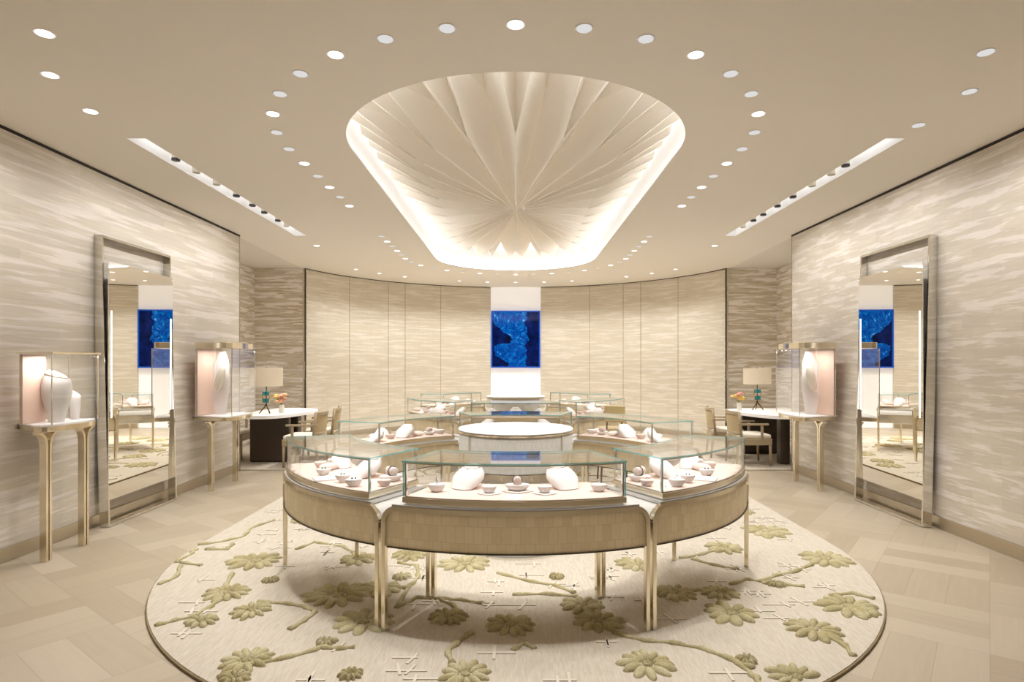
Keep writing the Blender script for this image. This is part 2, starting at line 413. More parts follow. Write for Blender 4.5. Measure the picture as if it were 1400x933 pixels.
# ------------------------------------------------------------------ the room
XW, YWE = 3.83, 8.42          # side walls, and where they end
XA, YA = 4.90, 11.39          # alcove
YC, RC, XC = 10.12, 4.14, 3.94
YB = -2.6
b = MB(); b.box((0, 6, -.05), (14, 20, .1)); struct(b.build('floor', 'oak_parquet'))
XO = 1.36; DYA, DYB = 5.05, 10.30
slotL = [(-3.07, 4.79), (-2.92, 4.79), (-2.92, 8.47), (-3.07, 8.47)]
slotR = [(-x, y) for x, y in slotL]
struct(fillcurve('ceiling', [(-3.9, YB), (3.9, YB), (3.9, 8.42), (4.02, 11.39), (4.02, 14.6), (-4.02, 14.6), (-4.02, 11.39), (-3.9, 8.42)],
                 [stadium(XO, DYA, DYB, 48), slotL, slotR], CEIL, 'ceiling_paint'))
for s_, nm in ((-1, 'left'), (1, 'right')):
    b = MB(); b.prism([(s_*3.9, 8.42), (s_*5.1, 8.0), (s_*5.1, 11.6), (s_*4.02, 11.6), (s_*4.02, 11.39)], CEIL+.002, CEIL+.05)
    struct(b.build('ceiling_'+nm+'_alcove', 'alcove_shaded_paint'))
for s_, nm in ((-1, 'left'), (1, 'right')):
    b = MB(); b.box((s_*(XW+.05), (YB+YWE)/2, CEIL/2-.01), (.1, YWE-YB, CEIL-.03))
    struct(b.build('wall_'+nm, 'wall_side', uv=lambda v, s_=s_: (v.y+3*s_+(v.x if abs(v.y-YWE) < .01 else 0), v.z)))
    b = MB(); b.box((s_*(XW-.006), (YB+YWE)/2, .055), (.012, YWE-YB, .11)); struct(b.build('baseboard_'+nm, 'champagne_soft'))
    b = MB(); b.box((s_*(XW-.002), YWE-.004, CEIL/2), (.006, .012, CEIL-.03)); struct(b.build('trim_1' if s_ < 0 else 'trim_2', 'champagne_soft'))
    b = MB(); b.box((s_*(XW-.001), (YB+YWE)/2, CEIL-.012), (.012, YWE-YB, .02)); struct(b.build('trim_3' if s_ < 0 else 'trim_4', 'shadow_gap'))
    b = MB(); b.box((s_*(XA+.05), 9.8, CEIL/2), (.1, 3.6, CEIL)); b.box((s_*4.4, 8.2, CEIL/2), (1.1, .1, CEIL))
    struct(b.build('wall_'+nm+'_alcove', 'wall_alcove', uv=lambda v: (v.y, v.z)))
    b = MB(); b.box((s_*4.42, YA+.06, CEIL/2), (.98, .1, CEIL)); struct(b.build('wall_back_'+nm+'_alcove', 'wall_alcove', uv=lambda v: (v.x, v.z)))
    b = MB(); b.box((s_*(XC+.005), YA-.005, CEIL/2), (.018, .03, CEIL-.02), 0); b.box((s_*(XC+.012), YA-.012, 1.35), (.016, .03, .35), 0, 1)
    struct(b.build('trim_5' if s_ < 0 else 'trim_6', ['dark_edge', 'champagne']))
    b = MB(); b.box((s_*(XC+.03), YA+.02, CEIL/2), (.05, .04, CEIL-.02)); struct(b.build('trim_7' if s_ < 0 else 'trim_8', 'wall_curve', uv=lambda v: (v.y, v.z)))
# curved back wall with a central niche
def cpt(x, dr=0):
    r = RC+dr; return (x, YC+math.sqrt(r*r-x*x))
XN = .59
for s_, nm in ((-1, 'back_left'), (1, 'back_right')):
    b = MB(); pts = []
    K = 40; a0, a1 = math.asin(XN/RC), math.asin(XC/RC)
    for k in range(K+1):
        a = a0+(a1-a0)*k/K; pts.append((s_*RC*math.sin(a), YC+RC*math.cos(a)))
    outer = [(x*1.03, YC+(y-YC)*1.03) for x, y in pts]
    b.prism(pts+outer[::-1], 0, CEIL-.012)
    struct(b.build('wall_'+nm, 'wall_curve', uv=lambda v: (math.atan2(v.x, v.y-YC)*RC, v.z)))
    # reveals between panels
    b = MB()
    for px in ((478, 531, 554, 602.6) if s_ < 0 else (927, 876, 852, 806)):
        t = (px-CX)/F   # x = t*y ; solve on circle
        A = t*t+1; B = -2*YC; Cc = YC*YC-RC*RC
        y = (-B+math.sqrt(B*B-4*A*Cc))/(2*A); x = t*y
        b.box((x, y-.001, CEIL/2-.006), (.009, .006, CEIL-.03), -math.atan2(x, y-YC))
    struct(b.build('trim_9' if s_ < 0 else 'trim_10', 'wall_seam'))
    b = MB(); pi_ = [(x*.998, YC+(y-YC)*.998) for x, y in pts]; b.prism(pi_+[(x*1.01, YC+(y-YC)*1.01) for x, y in pts][::-1], CEIL-.014, CEIL-.002)
    struct(b.build('trim_11' if s_ < 0 else 'trim_12', 'shadow_gap'))
    b = MB(); b.prism(pi_+pts[::-1], 0, .1); struct(b.build('baseboard_'+nm, 'champagne_soft'))
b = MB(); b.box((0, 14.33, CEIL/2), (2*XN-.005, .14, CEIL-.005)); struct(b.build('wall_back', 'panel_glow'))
b = MB(); b.box((0, YB-.05, CEIL/2), (8, .1, CEIL)); struct(b.build('wall_front', 'wall_side', uv=lambda v: (v.x, v.z)))

# screen
zt, zb = EYE+71*14.2/F, EYE-7*14.2/F
scr = thing('wall_screen', 'glowing square blue display of crumpled light on the white back panel', 'screen', (0, 14.23, zb))
xs = .575; b = MB(); b.add([(-xs+.03, 14.205, zb+.03), (xs-.03, 14.205, zb+.03), (xs-.03, 14.205, zt-.03), (-xs+.03, 14.205, zt-.03)], [(0, 1, 2, 3)])
b.build('picture', 'blue_screen', scr, uv=lambda v: ((v.x+xs)/(2*xs), (v.z-zb)/(zt-zb)))
b = MB()
b.box((0, 14.22, zb+.015), (2*xs, .06, .03)).box((0, 14.22, zt-.015), (2*xs, .06, .03)).box((-xs+.015, 14.22, (zb+zt)/2), (.03, .06, zt-zb-.06)).box((xs-.015, 14.22, (zb+zt)/2), (.03, .06, zt-zb-.06))
b.build('frame', 'screen_rim', scr)
b = MB(); b.box((0, 14.24, (zb+zt)/2), (2*xs-.02, .02, zt-zb-.02)); b.build('housing', 'spot_black', scr)

# ceiling recess: white fascia, cap, light strip and pleated canopy
out = stadium(XO+.11, DYA, DYB, 48); lip = stadium(XO, DYA, DYB, 48); b = MB(); n = len(out)
b.add([(x, y, CEIL-.001) for x, y in lip]+[(x, y, CEIL+.012) for x, y in lip]+[(x, y, CEIL+.012) for x, y in out]+[(x, y, 4.0) for x, y in out], [(j*n+i, j*n+(i+1) % n, (j+1)*n+(i+1) % n, (j+1)*n+i) for i in range(n) for j in range(3)]+[tuple(range(3*n, 4*n))])
struct(b.build('ceiling_recess', 'white_paint'))
b = MB(); b.tube([(x, y, CEIL+.022) for x, y in stadium(XO+.05, DYA, DYB, 32)], .009, 6, closed=True)
b.tube([(x, y, 3.80) for x, y in stadium(XO+.085, DYA, DYB, 32)], .012, 6, mi=1, closed=True)
tag(b.build('cove_light', ['cove_led_low', 'cove_led']), 'continuous white light strip hidden around the rim of the pleated ceiling dome', 'light strip')
def perim(s, R, ya, yb):
    """point at arc length fraction s around the oval, s=0 at the near tip"""
    Lc = PI*R; Ls = yb-ya; T = 2*Lc+2*Ls; d = (s % 1)*T
    if d < Lc/2: a = -PI/2+d/R; return (R*math.cos(a), ya+R*math.sin(a))
    d -= Lc/2
    if d < Ls: return (R, ya+d)
    d -= Ls
    if d < Lc: a = d/R; return (R*math.cos(a), yb+R*math.sin(a))
    d -= Lc
    if d < Ls: return (-R, yb-d)
    d -= Ls; a = PI+d/R; return (R*math.cos(a), ya+R*math.sin(a))
NM = 30; AP = (0, (DYA+DYB)/2); Ri = XO-.01
b = MB(); vs = [(AP[0], AP[1], 3.425)]; fs = []
def rad(s, fr, z):
    x, y = perim(s, Ri, DYA, DYB); return (AP[0]+(x-AP[0])*fr, AP[1]+(y-AP[1])*fr, z)
for i in range(NM):
    s0 = i/NM; q = 1/NM
    vs += [rad(s0, .66, 3.40), rad(s0+q/2, .74, 3.63), rad(s0-.23*q, 1, 3.50), rad(s0+.23*q, 1, 3.50), rad(s0, 1.03, 3.80), rad(s0+q/2, 1.03, 3.88)]
def ix(i, k): return 1+(i % NM)*6+k
for i in range(NM):
    Fi, V, Ta, Tb, U, W = (ix(i, k) for k in range(6)); Fj = ix(i+1, 0); Tn = ix(i+1, 2)
    fs += [(0, Fi, V), (0, V, Fj), (Fi, Tb, V), (V, Tb, W), (V, W, Tn), (V, Tn, Fj), (Fi, Ta, U), (Fi, U, Tb)]
b.add(vs, fs)
pl = b.build('pleated_canopy', 'pleat_plaster')
tag(pl, 'large pleated cream plaster canopy folded like petals inside the oval ceiling recess', 'ceiling canopy')
sm = pl.modifiers.new('solid', 'SOLIDIFY'); sm.thickness = .004; sm.offset = 1
# thin light cords on the ridges
b = MB()
for i in range(NM):
    a = vs[0]; f_ = vs[ix(i, 0)]; b.tube([(a[0]*.9+f_[0]*.1, a[1]*.9+f_[1]*.1, 3.4215), (f_[0], f_[1], 3.399)], .007, 6)
    for k in (2, 3):
        t = vs[ix(i, k)]; b.tube([(f_[0], f_[1], 3.399), (t[0], t[1], 3.499)], .005, 5)
b.build('ridge_bead', 'pleat_plaster', pl, smooth=True)

# slots
for s_, sl, nm in ((-1, slotL, 'left'), (1, slotR, 'right')):
    b = MB(); n = 4
    b.add([(x, y, CEIL-.001) for x, y in sl]+[(x, y, 3.42) for x, y in sl], [(i, (i+1) % 4, 4+(i+1) % 4, 4+i) for i in range(4)]+[(4, 5, 6, 7)])
    struct(b.build('ceiling_slot_'+nm, 'white_paint'))
    b = MB(); b.box((s_*2.995, 6.63, 3.41), (.14, 3.6, .008))
    tag(b.build('slot_light', 'slot_led'), 'long white light strip set up inside the %s ceiling slot' % nm, 'light strip')
ORD = ['first', 'second', 'third', 'fourth', 'fifth', 'sixth', 'seventh', 'eighth', 'ninth', 'tenth', 'eleventh', 'twelfth', 'thirteenth', 'fourteenth', 'fifteenth', 'sixteenth', 'seventeenth', 'eighteenth', 'nineteenth', 'twentieth']
def slot_spot(x, y, dark, side, k, tot):
    t = thing('spotlight', '%s cylinder spotlight, %s from the near end inside the %s ceiling slot' % ('black-faced' if dark else 'pale', ORD[k], side), 'spotlight', (x, y, 3.40), 0, 'spotlights in the %s slot' % side)
    b = MB(); b.lathe([(.034, -.11), (.034, 0)], (x, y, 3.40), 16); sharp(b.build('body', 'spot_body', t))
    b = MB(); b.lathe([(.030, -.125), (.036, -.122), (.036, -.105)], (x, y, 3.40), 16); sharp(b.build('rim', 'spot_black' if dark else 'spot_body', t))
    lamp(x, y, 3.265, t, 3.8, 130, tilt=-(s_of(x)*math.radians(32)), blend=.9)
def s_of(x): return 1 if x > 0 else -1
LAMPS = []
def lamp(x, y, z, parent, power, ang, tilt=0, tx=0, blend=.6, col=(1, .99, .965), rad=.03):
    L = bpy.data.lights.new('downlight_beam', 'SPOT'); L.energy = power*5.0; L.spot_size = math.radians(ang); L.spot_blend = blend; L.shadow_soft_size = rad; L.color = col
    o = bpy.data.objects.new('downlight_beam', L); COL.objects.link(o); o.parent = parent
    pl_ = parent.location
    o.location = (x-pl_[0], y-pl_[1], z-pl_[2]); o.rotation_euler = (tx, tilt, 0)
    return o
for k, (py, dk) in enumerate(((221, 1), (237.6, 0), (254, 0), (270, 1), (283, 1), (292.6, 1), (303.6, 1), (310.5, 0))):
    slot_spot(-2.99, F*1.77/(CY-py), dk, 'left', k, 8)
for k, (py, dk) in enumerate(((229, 1), (240.5, 0), (256, 0), (271.5, 1), (284, 1), (295.6, 1), (303.6, 1), (312, 0))):
    slot_spot(2.99, F*1.77/(CY-py), dk, 'right', k, 8)

# downlights
def downlight(x, y, label, group, on, power=14, ang=110, aim=0, tx=0, r=.047, blend=.7):
    t = thing('downlight', label, 'downlight', (x, y, CEIL), 0, group)
    b = MB(); b.lathe([(r*.82, -.001), (r, -.001), (r*1.06, -.004), (r*1.06, -.0005)], (x, y, CEIL), 24)
    b.v = b.v; b.build('trim_ring', 'white_paint', t)
    b = MB(); b.lathe([(r*.86, -.0055), (r*.86, -.002)], (x, y, CEIL), 24); b.build('lens', 'lamp_bright' if on else 'lamp_dim', t)
    if power: lamp(x, y, CEIL-.02, t, power, ang, aim, tx, blend)
RL = 1.875
ringpts = []
T = 2*PI*RL+2*(DYB-DYA); sp_ = .365
# near half and far half, leaving the pause beside the middle of the dome
nn = int((PI*RL/2+1.89)/sp_)
def ring_at(d): return perim(d/T, RL, DYA, DYB)
brights = {0, 3, 7, 11, 13}
for k in range(0, 14):
    d = k*sp_
    for sg in ((1, -1) if k else (1,)):
        for half, ds in (('near', d), ('far', T/2-d)):
            x, y = ring_at(sg*ds if ds*sg > 0 else T+sg*ds)
            on = (k in (0, 3, 6, 9, 11, 13)) if half == 'near' else (k % 2 == 0)
            side = '' if k == 0 else ('right' if x > 0 else 'left')
            lab = ('recessed round downlight at the %s tip of the ring around the dome' % half) if k == 0 else \
                  ('%s recessed downlight, %s along the %s side from the ring\'s %s tip' % ('bright' if on else 'dim', ORD[k-1], side, half))
            downlight(x, y, lab, 'downlights ringing the dome', on, 20 if on else 3.5, 100)
# wall washers following the curved wall
for k in range(-6, 7):
    a = k*math.radians(10.6)
    x = 3.38*math.sin(a); y = 10.0+3.38*math.cos(a)
    side = 'centre' if k == 0 else ('right' if k > 0 else 'left')
    lab = 'small bright downlight straight in front of the blue screen' if k == 0 else 'small downlight by the curved wall, %s to the %s of the blue screen' % (ORD[abs(k)-1], side)
    downlight(x, y, lab, 'downlights along the curved wall', abs(k) != 3, 10, 130, 0, 0, .04, .9)
for (x, y, l_) in ((-2.53, 3.26, 'nearest bright angled downlight at the upper left'), (-2.86, 3.73, 'middle one of three bright angled downlights at the upper left'), (-2.99, 4.27, 'bright angled downlight just ahead of the left ceiling slot'),
                (2.68, 3.46, 'nearest oval downlight at the upper right'), (2.96, 3.96, 'middle one of three downlights at the upper right'), (3.0, 4.52, 'small downlight just ahead of the right ceiling slot')):
    downlight(x, y, l_, 'downlights before the ceiling slots', x < 0, 6, 140, -s_of(x)*.3)
for (x, l_) in ((-3.01, 'single small downlight beyond the far end of the left ceiling slot'), (3.01, 'single small downlight beyond the far end of the right ceiling slot')):
    downlight(x, 9.18, l_, 'downlights beyond the slots', True, 14, 140)
# unseen fill downlights added behind the camera to light the near floor and ceiling
for i, (x, y) in enumerate(((-2.4, -.9), (0, -.9), (2.4, -.9), (-2.4, -2.1), (0, -2.1), (2.4, -2.1))):
    downlight(x, y, 'added unseen fill downlight in the ceiling behind the viewpoint', 'added fill downlights behind the viewpoint', True, 9, 130)

# ------------------------------------------------------------------ rug
def rug_build():
    R = 2.575
    t = thing('area_rug', 'long oval cream rug with raised olive blossom branches under the display cases', 'rug', (0, 7.4, 0))
    o = stadium(R, Y1, Y2+.1, 64); b = MB(); b.prism(o, .001, RUGZ); b.build('ground_weave', 'rug_wool', t)
    b = MB(); b.tube([(x, y, .009) for x, y in stadium(R+.002, Y1, Y2+.1, 64)], .008, 6, closed=True); b.build('binding', 'rug_binding', t, smooth=True)
    def inside(x, y, m=0):
        r = R-m
        if y < Y1: return x*x+(y-Y1)**2 < r*r
        if y > Y2+.1: return x*x+(y-Y2-.1)**2 < r*r
        return abs(x) < r
    # blossoms
    fl_px = [(350, 768, 92), (310, 812, 78), (345, 836, 66), (275, 851, 50), (337, 905, 84), (462, 815, 112), (520, 806, 70), (497, 851, 108), (612, 845, 66), (698, 856, 84), (636, 924, 86), (817, 851, 84), (797, 829, 70), (885, 909, 92), (920, 812, 72),
             (1129, 765, 84), (1047, 727, 74), (1160, 830, 92), (1112, 862, 86), (1000, 840, 90), (990, 750, 58), (637, 772, 84), (489, 766, 62), (871, 773, 70), (1090, 928, 90), (985, 812, 60), (1180, 838, 50), (560, 760, 62),
             (420, 712, 50), (1010, 700, 44), (530, 742, 60), (740, 752, 50), (905, 735, 50), (320, 930, 50), (480, 925, 40), (370, 795, 26), (1060, 800, 30), (760, 790, 26), (445, 880, 34), (1020, 905, 34), (550, 790, 34)]
    bl = []
    for px, py, w in fl_px:
        x, y = fl(px, py); bl.append((x, y, w*y/F/2))
    rnd = random.Random(5)
    while len(bl) < 95:
        x, y = rnd.uniform(-2.4, 2.4), rnd.uniform(5.9, 12.3)
        if inside(x, y, .25) and all((x-p)**2+(y-q)**2 > .12 for p, q, _ in bl): bl.append((x, y, rnd.uniform(.14, .26)))
    b = MB(); rnd = random.Random(11)
    for x, y, r in bl:
        a0 = rnd.uniform(0, 6.28); n = rnd.choice((5, 6, 6)); inner = .2*r
        for k in range(n):
            a = a0+2*PI*k/n+rnd.uniform(-.12, .12); rr = r*rnd.uniform(.78, 1.0)
            # each petal: a rounded pad with narrow radial ridges
            L = rr; cx, cy = x+math.cos(a)*L*.60, y+math.sin(a)*L*.60
            if not inside(cx, cy, .03): continue
            for j in (-.5, .5):
                aa = a+j*.54*(6/n); LL = L*(1-rnd.uniform(0, .12)); c_ = (inner*1.1+LL)/2
                b.ell((x+math.cos(aa)*c_, y+math.sin(aa)*c_, RUGZ-.001), ((LL-inner*.8)/2, L*.165*(6/n)*rnd.uniform(.85, 1.1), rnd.uniform(.022, .030)), 14, 5, 0, aa+rnd.uniform(-.12, .12), True)
        for k in range(5):
            a = k*1.26; b.ell((x+math.cos(a)*inner*.45, y+math.sin(a)*inner*.45, RUGZ-.001), (inner*.42, inner*.42, .018), 8, 3, 0, 0, True)
    br = [[(262, 747), (300, 742), (330, 735), (345, 722), (375, 712)], [(212, 857), (235, 850), (262, 845), (285, 832), (300, 822), (308, 800), (318, 785)],
          [(352, 824), (390, 826), (415, 830), (432, 838), (415, 850), (395, 862)], [(300, 928), (330, 912), (385, 902), (430, 890), (460, 876)], [(440, 886), (462, 888), (485, 886)],
          [(837, 866), (880, 877), (920, 880), (960, 888), (1000, 903), (1030, 915)], [(883, 823), (900, 812), (945, 809), (985, 803)], [(930, 764), (955, 760), (980, 752)], [(945, 765), (975, 773), (1010, 780)],
          [(1038, 796), (1060, 788), (1085, 783), (1110, 773)], [(1042, 798), (1070, 800), (1100, 803)], [(1000, 903), (1030, 925), (1045, 940)], [(541, 832), (570, 818), (600, 820), (620, 828), (637, 845)], [(600, 820), (630, 821), (660, 826)],
          [(645, 866), (625, 880), (612, 893), (618, 908)], [(680, 784), (720, 795), (760, 802), (785, 812)], [(700, 814), (745, 813), (790, 817)], [(405, 752), (430, 742), (470, 748), (485, 758)], [(541, 832), (560, 802), (572, 790), (570, 775), (545, 770)],
          [(560, 806), (540, 802)], [(1135, 815), (1165, 812), (1195, 820)], [(1130, 872), (1150, 880), (1167, 898)], [(240, 770), (262, 757), (268, 752)], [(218, 800), (240, 790), (247, 775)], [(280, 752), (310, 752), (318, 745)], [(247, 770), (275, 774)], [(1000, 800), (1020, 793), (1040, 796)],
          [(700, 890), (715, 880), (730, 888)], [(640, 760), (655, 752), (690, 748)]]
    for pl_ in br:
        P = [fl(*p) for p in pl_]
        path = []
        for i in range(len(P)-1):
            for k in range(4):
                t_ = k/4; path.append((P[i][0]*(1-t_)+P[i+1][0]*t_+rnd.uniform(-.008, .008), P[i][1]*(1-t_)+P[i+1][1]*t_, RUGZ))
        path.append((P[-1][0], P[-1][1], RUGZ)); path = [p for p in path if inside(p[0], p[1], -.01)]
        if len(path) > 2:
            w = [.014+.005*math.sin(i*1.7)+rnd.uniform(0, .003) for i in range(len(path))]
            b.tube(path, w, 8)
    for k in range(26):   # branches of the far part
        x, y = rnd.uniform(-2.3, 2.3), rnd.uniform(6.2, 12); a = rnd.uniform(0, 6.28); path = []
        for i in range(8):
            if inside(x, y, .05): path.append((x, y, RUGZ))
            a += rnd.uniform(-.35, .35); x += .09*math.cos(a); y += .09*math.sin(a)
        if len(path) > 2: b.tube(path, .013, 6)
    m = b.build('raised_blossoms', 'rug_pile', t, smooth=True); m['label'] = 'olive green cut-pile blossoms and branches'
    b = MB()
    for k in range(620):
        x, y = rnd.uniform(-2.5, 2.5), rnd.uniform(2.42, 12.3)
        if not inside(x, y, .12) or any((x-p)**2+(y-q)**2 < (r_*1.05)**2 for p, q, r_ in bl): continue
        L = rnd.uniform(.10, .2)
        b.box((x, y, RUGZ+.0015), (L, .014, .007)); 
        for j in range(rnd.choice((1, 1, 2))):
            b.box((x+rnd.uniform(-.3, .3)*L, y+rnd.uniform(-.02, .02), RUGZ+.0015), (.014, rnd.uniform(.08, .15), .0076), rnd.choice((0, 0, -.35, .3)))
    b.build('raised_crosses', 'rug_cord', t)
rug_build()

# ------------------------------------------------------------------ display cases
RO, RI = 1.77, 1.25
def apt(R, a, cy, z): return (R*math.sin(a), cy-R*math.cos(a), z)
def arcblock(b, r0, r1, a0, a1, z0, z1, cy, n=20, mi=0, side=None):
    p = [apt(r1, a0+(a1-a0)*k/n, cy, 0)[:2] for k in range(n+1)]+[apt(r0, a1-(a1-a0)*k/n, cy, 0)[:2] for k in range(n+1)]
    return b.prism(p, z0, z1, mi, side)
def skirt(b, R, a0, a1, zb_, zt_, cy, rc=.075, th=.012, n=28, inner=False):
    """curved apron whose two upper corners are rounded"""
    L = R*(a1-a0); ss = sorted(set([0, .004, .012, .025, .04, .06, rc]+[rc+(L-2*rc)*k/n for k in range(1, n)]+[L-x for x in (0, .004, .012, .025, .04, .06, rc)]))
    vs = []; m = len(ss)
    for rr in (R, R-th if not inner else R+th):
        for s in ss:
            d = min(s, L-s); top = zt_ if d >= rc else zt_-rc+math.sqrt(max(0, rc*rc-(rc-d)**2))
            a = a0+s/R; vs += [apt(rr, a, cy, zb_), apt(rr, a, cy, top)]
    fs = []; o = 2*m
    for i in range(m-1):
        fs += [(2*i, 2*i+2, 2*i+3, 2*i+1), (o+2*i, o+2*i+1, o+2*i+3, o+2*i+2), (2*i+1, 2*i+3, o+2*i+3, o+2*i+1), (2*i, o+2*i, o+2*i+2, 2*i+2)]
    fs += [(0, 1, o+1, o), (2*m-2, o+2*m-2, o+2*m-1, 2*m-1)]
    b.add(vs, fs)
CASES = {}
def display_case(cy, deg0, deg1, gl0, gl1, label, key, ring):
    a0, a1, g0, g1 = (math.radians(x) for x in (deg0, deg1, gl0, gl1)); am = (a0+a1)/2
    base = RUGZ
    loc = apt(1.5, am, cy, base); e = .0045
    t = thing('display_case', label, 'display case', loc, 0, 'curved glass display cases of the %s ring' % ring)
    ZP0, ZP1, ZT, ZD, ZG = .49, .695, .722, .768, .955
    for R, nm, inn in ((RO, 'front_apron', False), (RI, 'rear_apron', True)):
        w = .034/R
        b = MB(); skirt(b, R-(.006 if not inn else -.006), a0+w*.55, a1-w*.55, ZP0, ZP1, cy, inner=inn)
        b.build(nm, 'straw', t, uv=lambda v: (math.atan2(v.x, -(v.y-cy))*R, v.z))
        # trim: rounded metal outline running down into the legs
        rc = .085; bw, bd = .026, .03; zt2 = ZP1+.009
        L = R*(a1-a0)-bw; sh = bw/2
        fr = []
        def frame(s, z, tx, tz):
            a = a0+(s+sh)/R; rv = Vector((math.sin(a), -math.cos(a), 0)); tv = Vector((math.cos(a), math.sin(a), 0))
            T_ = tv*tx+Vector((0, 0, 1))*tz; nrm = tv*(-tz)+Vector((0, 0, 1))*tx
            return (Vector(apt(R-(bd/2-.008 if not inn else -(bd/2-.008)), a, cy, z)), nrm, rv)
        for k in range(9):
            th = PI/2*k/8; fr.append(frame(rc-rc*math.cos(th), zt2-rc+rc*math.sin(th), math.sin(th), math.cos(th)))
        for k in range(1, 24): fr.append(frame(rc+(L-2*rc)*k/24, zt2, 1, 0))
        for k in range(9):
            th = PI/2*k/8; fr.append(frame(L-rc+rc*math.sin(th), zt2-rc+rc*math.cos(th), math.cos(th), -math.sin(th)))
        b = MB(); b.sweep(fr, bw, bd); sharp(b.build('trim_'+('front' if not inn else 'rear'), 'champagne', t), 30)
        for s in (0, L):
            f0 = frame(s, base, 0, 1); f1 = frame(s, zt2-rc, 0, 1)
            b = MB(); b.sweep([f0, f1], bw, bd); b.build('leg', 'champagne', t, bevel=.004)
        b = MB(); arcblock(b, R-.012 if not inn else R-.002, R+.002 if not inn else R+.012, a0+w, a1-w, ZP0-.006, ZP0, cy); b.build('apron_edge', 'dark_edge', t)
    # end panels, underside and worktop
    for a, s_ in ((a0, 1), (a1, -1)):
        b = MB(); aa = a+s_*.010/1.5
        p = [apt(RI+.02, aa, cy, 0)[:2], apt(RO-.02, aa, cy, 0)[:2], apt(RO-.02, aa+s_*.006, cy, 0)[:2], apt(RI+.02, aa+s_*.006, cy, 0)[:2]]
        b.prism(p, ZP0, ZP1-.06); b.build('end_panel', 'nickel', t)
    b = MB(); arcblock(b, RI+.02, RO-.02, a0+.012, a1-.012, ZP0+.002, ZP0+.012, cy); b.build('underside', 'straw', t, uv=lambda v: (v.x, v.y))
    b = MB(); arcblock(b, RI+.006, RO-.006, a0+.035, a1-.035, ZP1+.012, ZT, cy); b.build('worktop', 'counter_top', t)
    for a, s_ in ((a0, 1), (a1, -1)):     # rounded shoulders of the worktop down to the gap
        P = []
        b = MB(); vs = []; K = 6
        for k in range(K+1):
            th = PI/2*k/K; aa = a+s_*(.004+.08*(1-math.sin(th)))/1.5; z = ZP1+.012-.08*(1-math.cos(th))
            aa = a+s_*(.004+.08-.08*math.sin(th))/1.5
            vs += [apt(RI+.03, aa, cy, z), apt(RO-.03, aa, cy, z)]
        b.add(vs, [(2*k, 2*k+1, 2*k+3, 2*k+2) for k in range(K)]); o = b.build('worktop_shoulder', 'counter_top', t, smooth=True)
    # metal base of the glass box
    b = MB(); arcblock(b, RI+.055, RO-.024, g0+.008, g1-.008, ZT, ZD-.034, cy); b.build('plinth', 'nickel', t, bevel=.002)
    b = MB(); arcblock(b, RI+.045, RO-.014, g0, g1, ZD-.034, ZD-.003, cy); b.build('plinth_rim', 'champagne', t, bevel=.002)
    b = MB(); arcblock(b, RI+.055, RO-.028, g0+.008, g1-.008, ZD-.003, ZD, cy); b.build('deck', 'deck_pink', t)
    # glass
    go, gi = RO-.02, RI+.05; th = .007
    b = MB(); arcblock(b, gi-.003, go+.003, g0-.002, g1+.002, ZG, ZG+.009, cy, 24, 0, 1); b.build('glass_top', ['glass', 'glass_edge'], t)
    b = MB(); arcblock(b, go-th, go, g0, g1, ZD-.002, ZG, cy, 24, 0); b.build('front_glass', 'glass', t)
    b = MB(); arcblock(b, gi, gi+th, g0, g1, ZD-.002, ZG, cy, 24, 0); b.build('rear_glass', 'glass', t)
    for a, s_ in ((g0, 1), (g1, -1)):
        b = MB(); p = [apt(gi, a, cy, 0)[:2], apt(go, a, cy, 0)[:2], apt(go, a+s_*th/1.5, cy, 0)[:2], apt(gi, a+s_*th/1.5, cy, 0)[:2]]
        b.prism(p, ZD-.002, ZG); b.build('side_glass', 'glass', t)
        for R in (go-.014, gi+.014):
            aa = a+s_*.012/R; c = apt(R, aa, cy, (ZD+ZG)/2)
            b = MB(); b.box(c, (.013, .011, ZG-ZD), aa); b.build('corner_post', 'nickel', t)
        c = apt(go-.001, a+s_*.002, cy, (ZD+ZG)/2); b = MB(); b.box(c, (.005, .004, ZG-ZD), a); b.build('glass_seam', 'glass_edge', t)
    b = MB(); arcblock(b, go-.018, go-.010, g0+.01, g1-.01, ZG-.009, ZG-.001, cy, 24); arcblock(b, gi+.010, gi+.018, g0+.01, g1-.01, ZG-.009, ZG-.001, cy, 24)
    b.build('top_rail', 'nickel', t)
    CASES[key] = (cy, am, g0, g1)
    return t
display_case(Y1, -24.7, 24.7, -20.7, 20.2, 'curved glass display case on straw-clad base, front and centre on the rug', 'F1', 'near')
display_case(Y1, -72.8, -25.3, -71.2, -28.0, 'curved glass display case immediately left of the front centre case', 'L1', 'near')
display_case(Y1, 25.3, 71.6, 28.0, 70.0, 'curved glass display case immediately right of the front centre case', 'R1', 'near')
display_case(Y1, 107.5, 154.7, 111.0, 151.8, 'glass display case behind right of the nearer white drum', 'BR1', 'near')
display_case(Y1, -154.7, -107.5, -151.8, -111.0, 'glass display case behind left of the nearer white drum', 'BL1', 'near')
display_case(Y1, 155.3, 204.7, 159.5, 200.5, 'glass display case directly behind the nearer white drum', 'B1', 'near')
display_case(Y2, -24.7, 24.7, -20.2, 20.2, 'glass display case in front of the farther drum, reflecting the blue screen', 'F2', 'far')
display_case(Y2, -72.5, -25.3, -70.8, -28.0, 'far ring display case, left of the farther drum and nearer to us', 'L2', 'far')
display_case(Y2, 25.3, 72.5, 28.0, 70.8, 'far ring display case, right of the farther drum and nearer to us', 'R2', 'far')
display_case(Y2, 107.5, 154.7, 111.0, 151.8, 'rearmost glass display case, right of the blue screen panel', 'BR2', 'far')
display_case(Y2, -154.7, -107.5, -151.8, -111.0, 'rearmost glass display case, left of the blue screen panel', 'BL2', 'far')

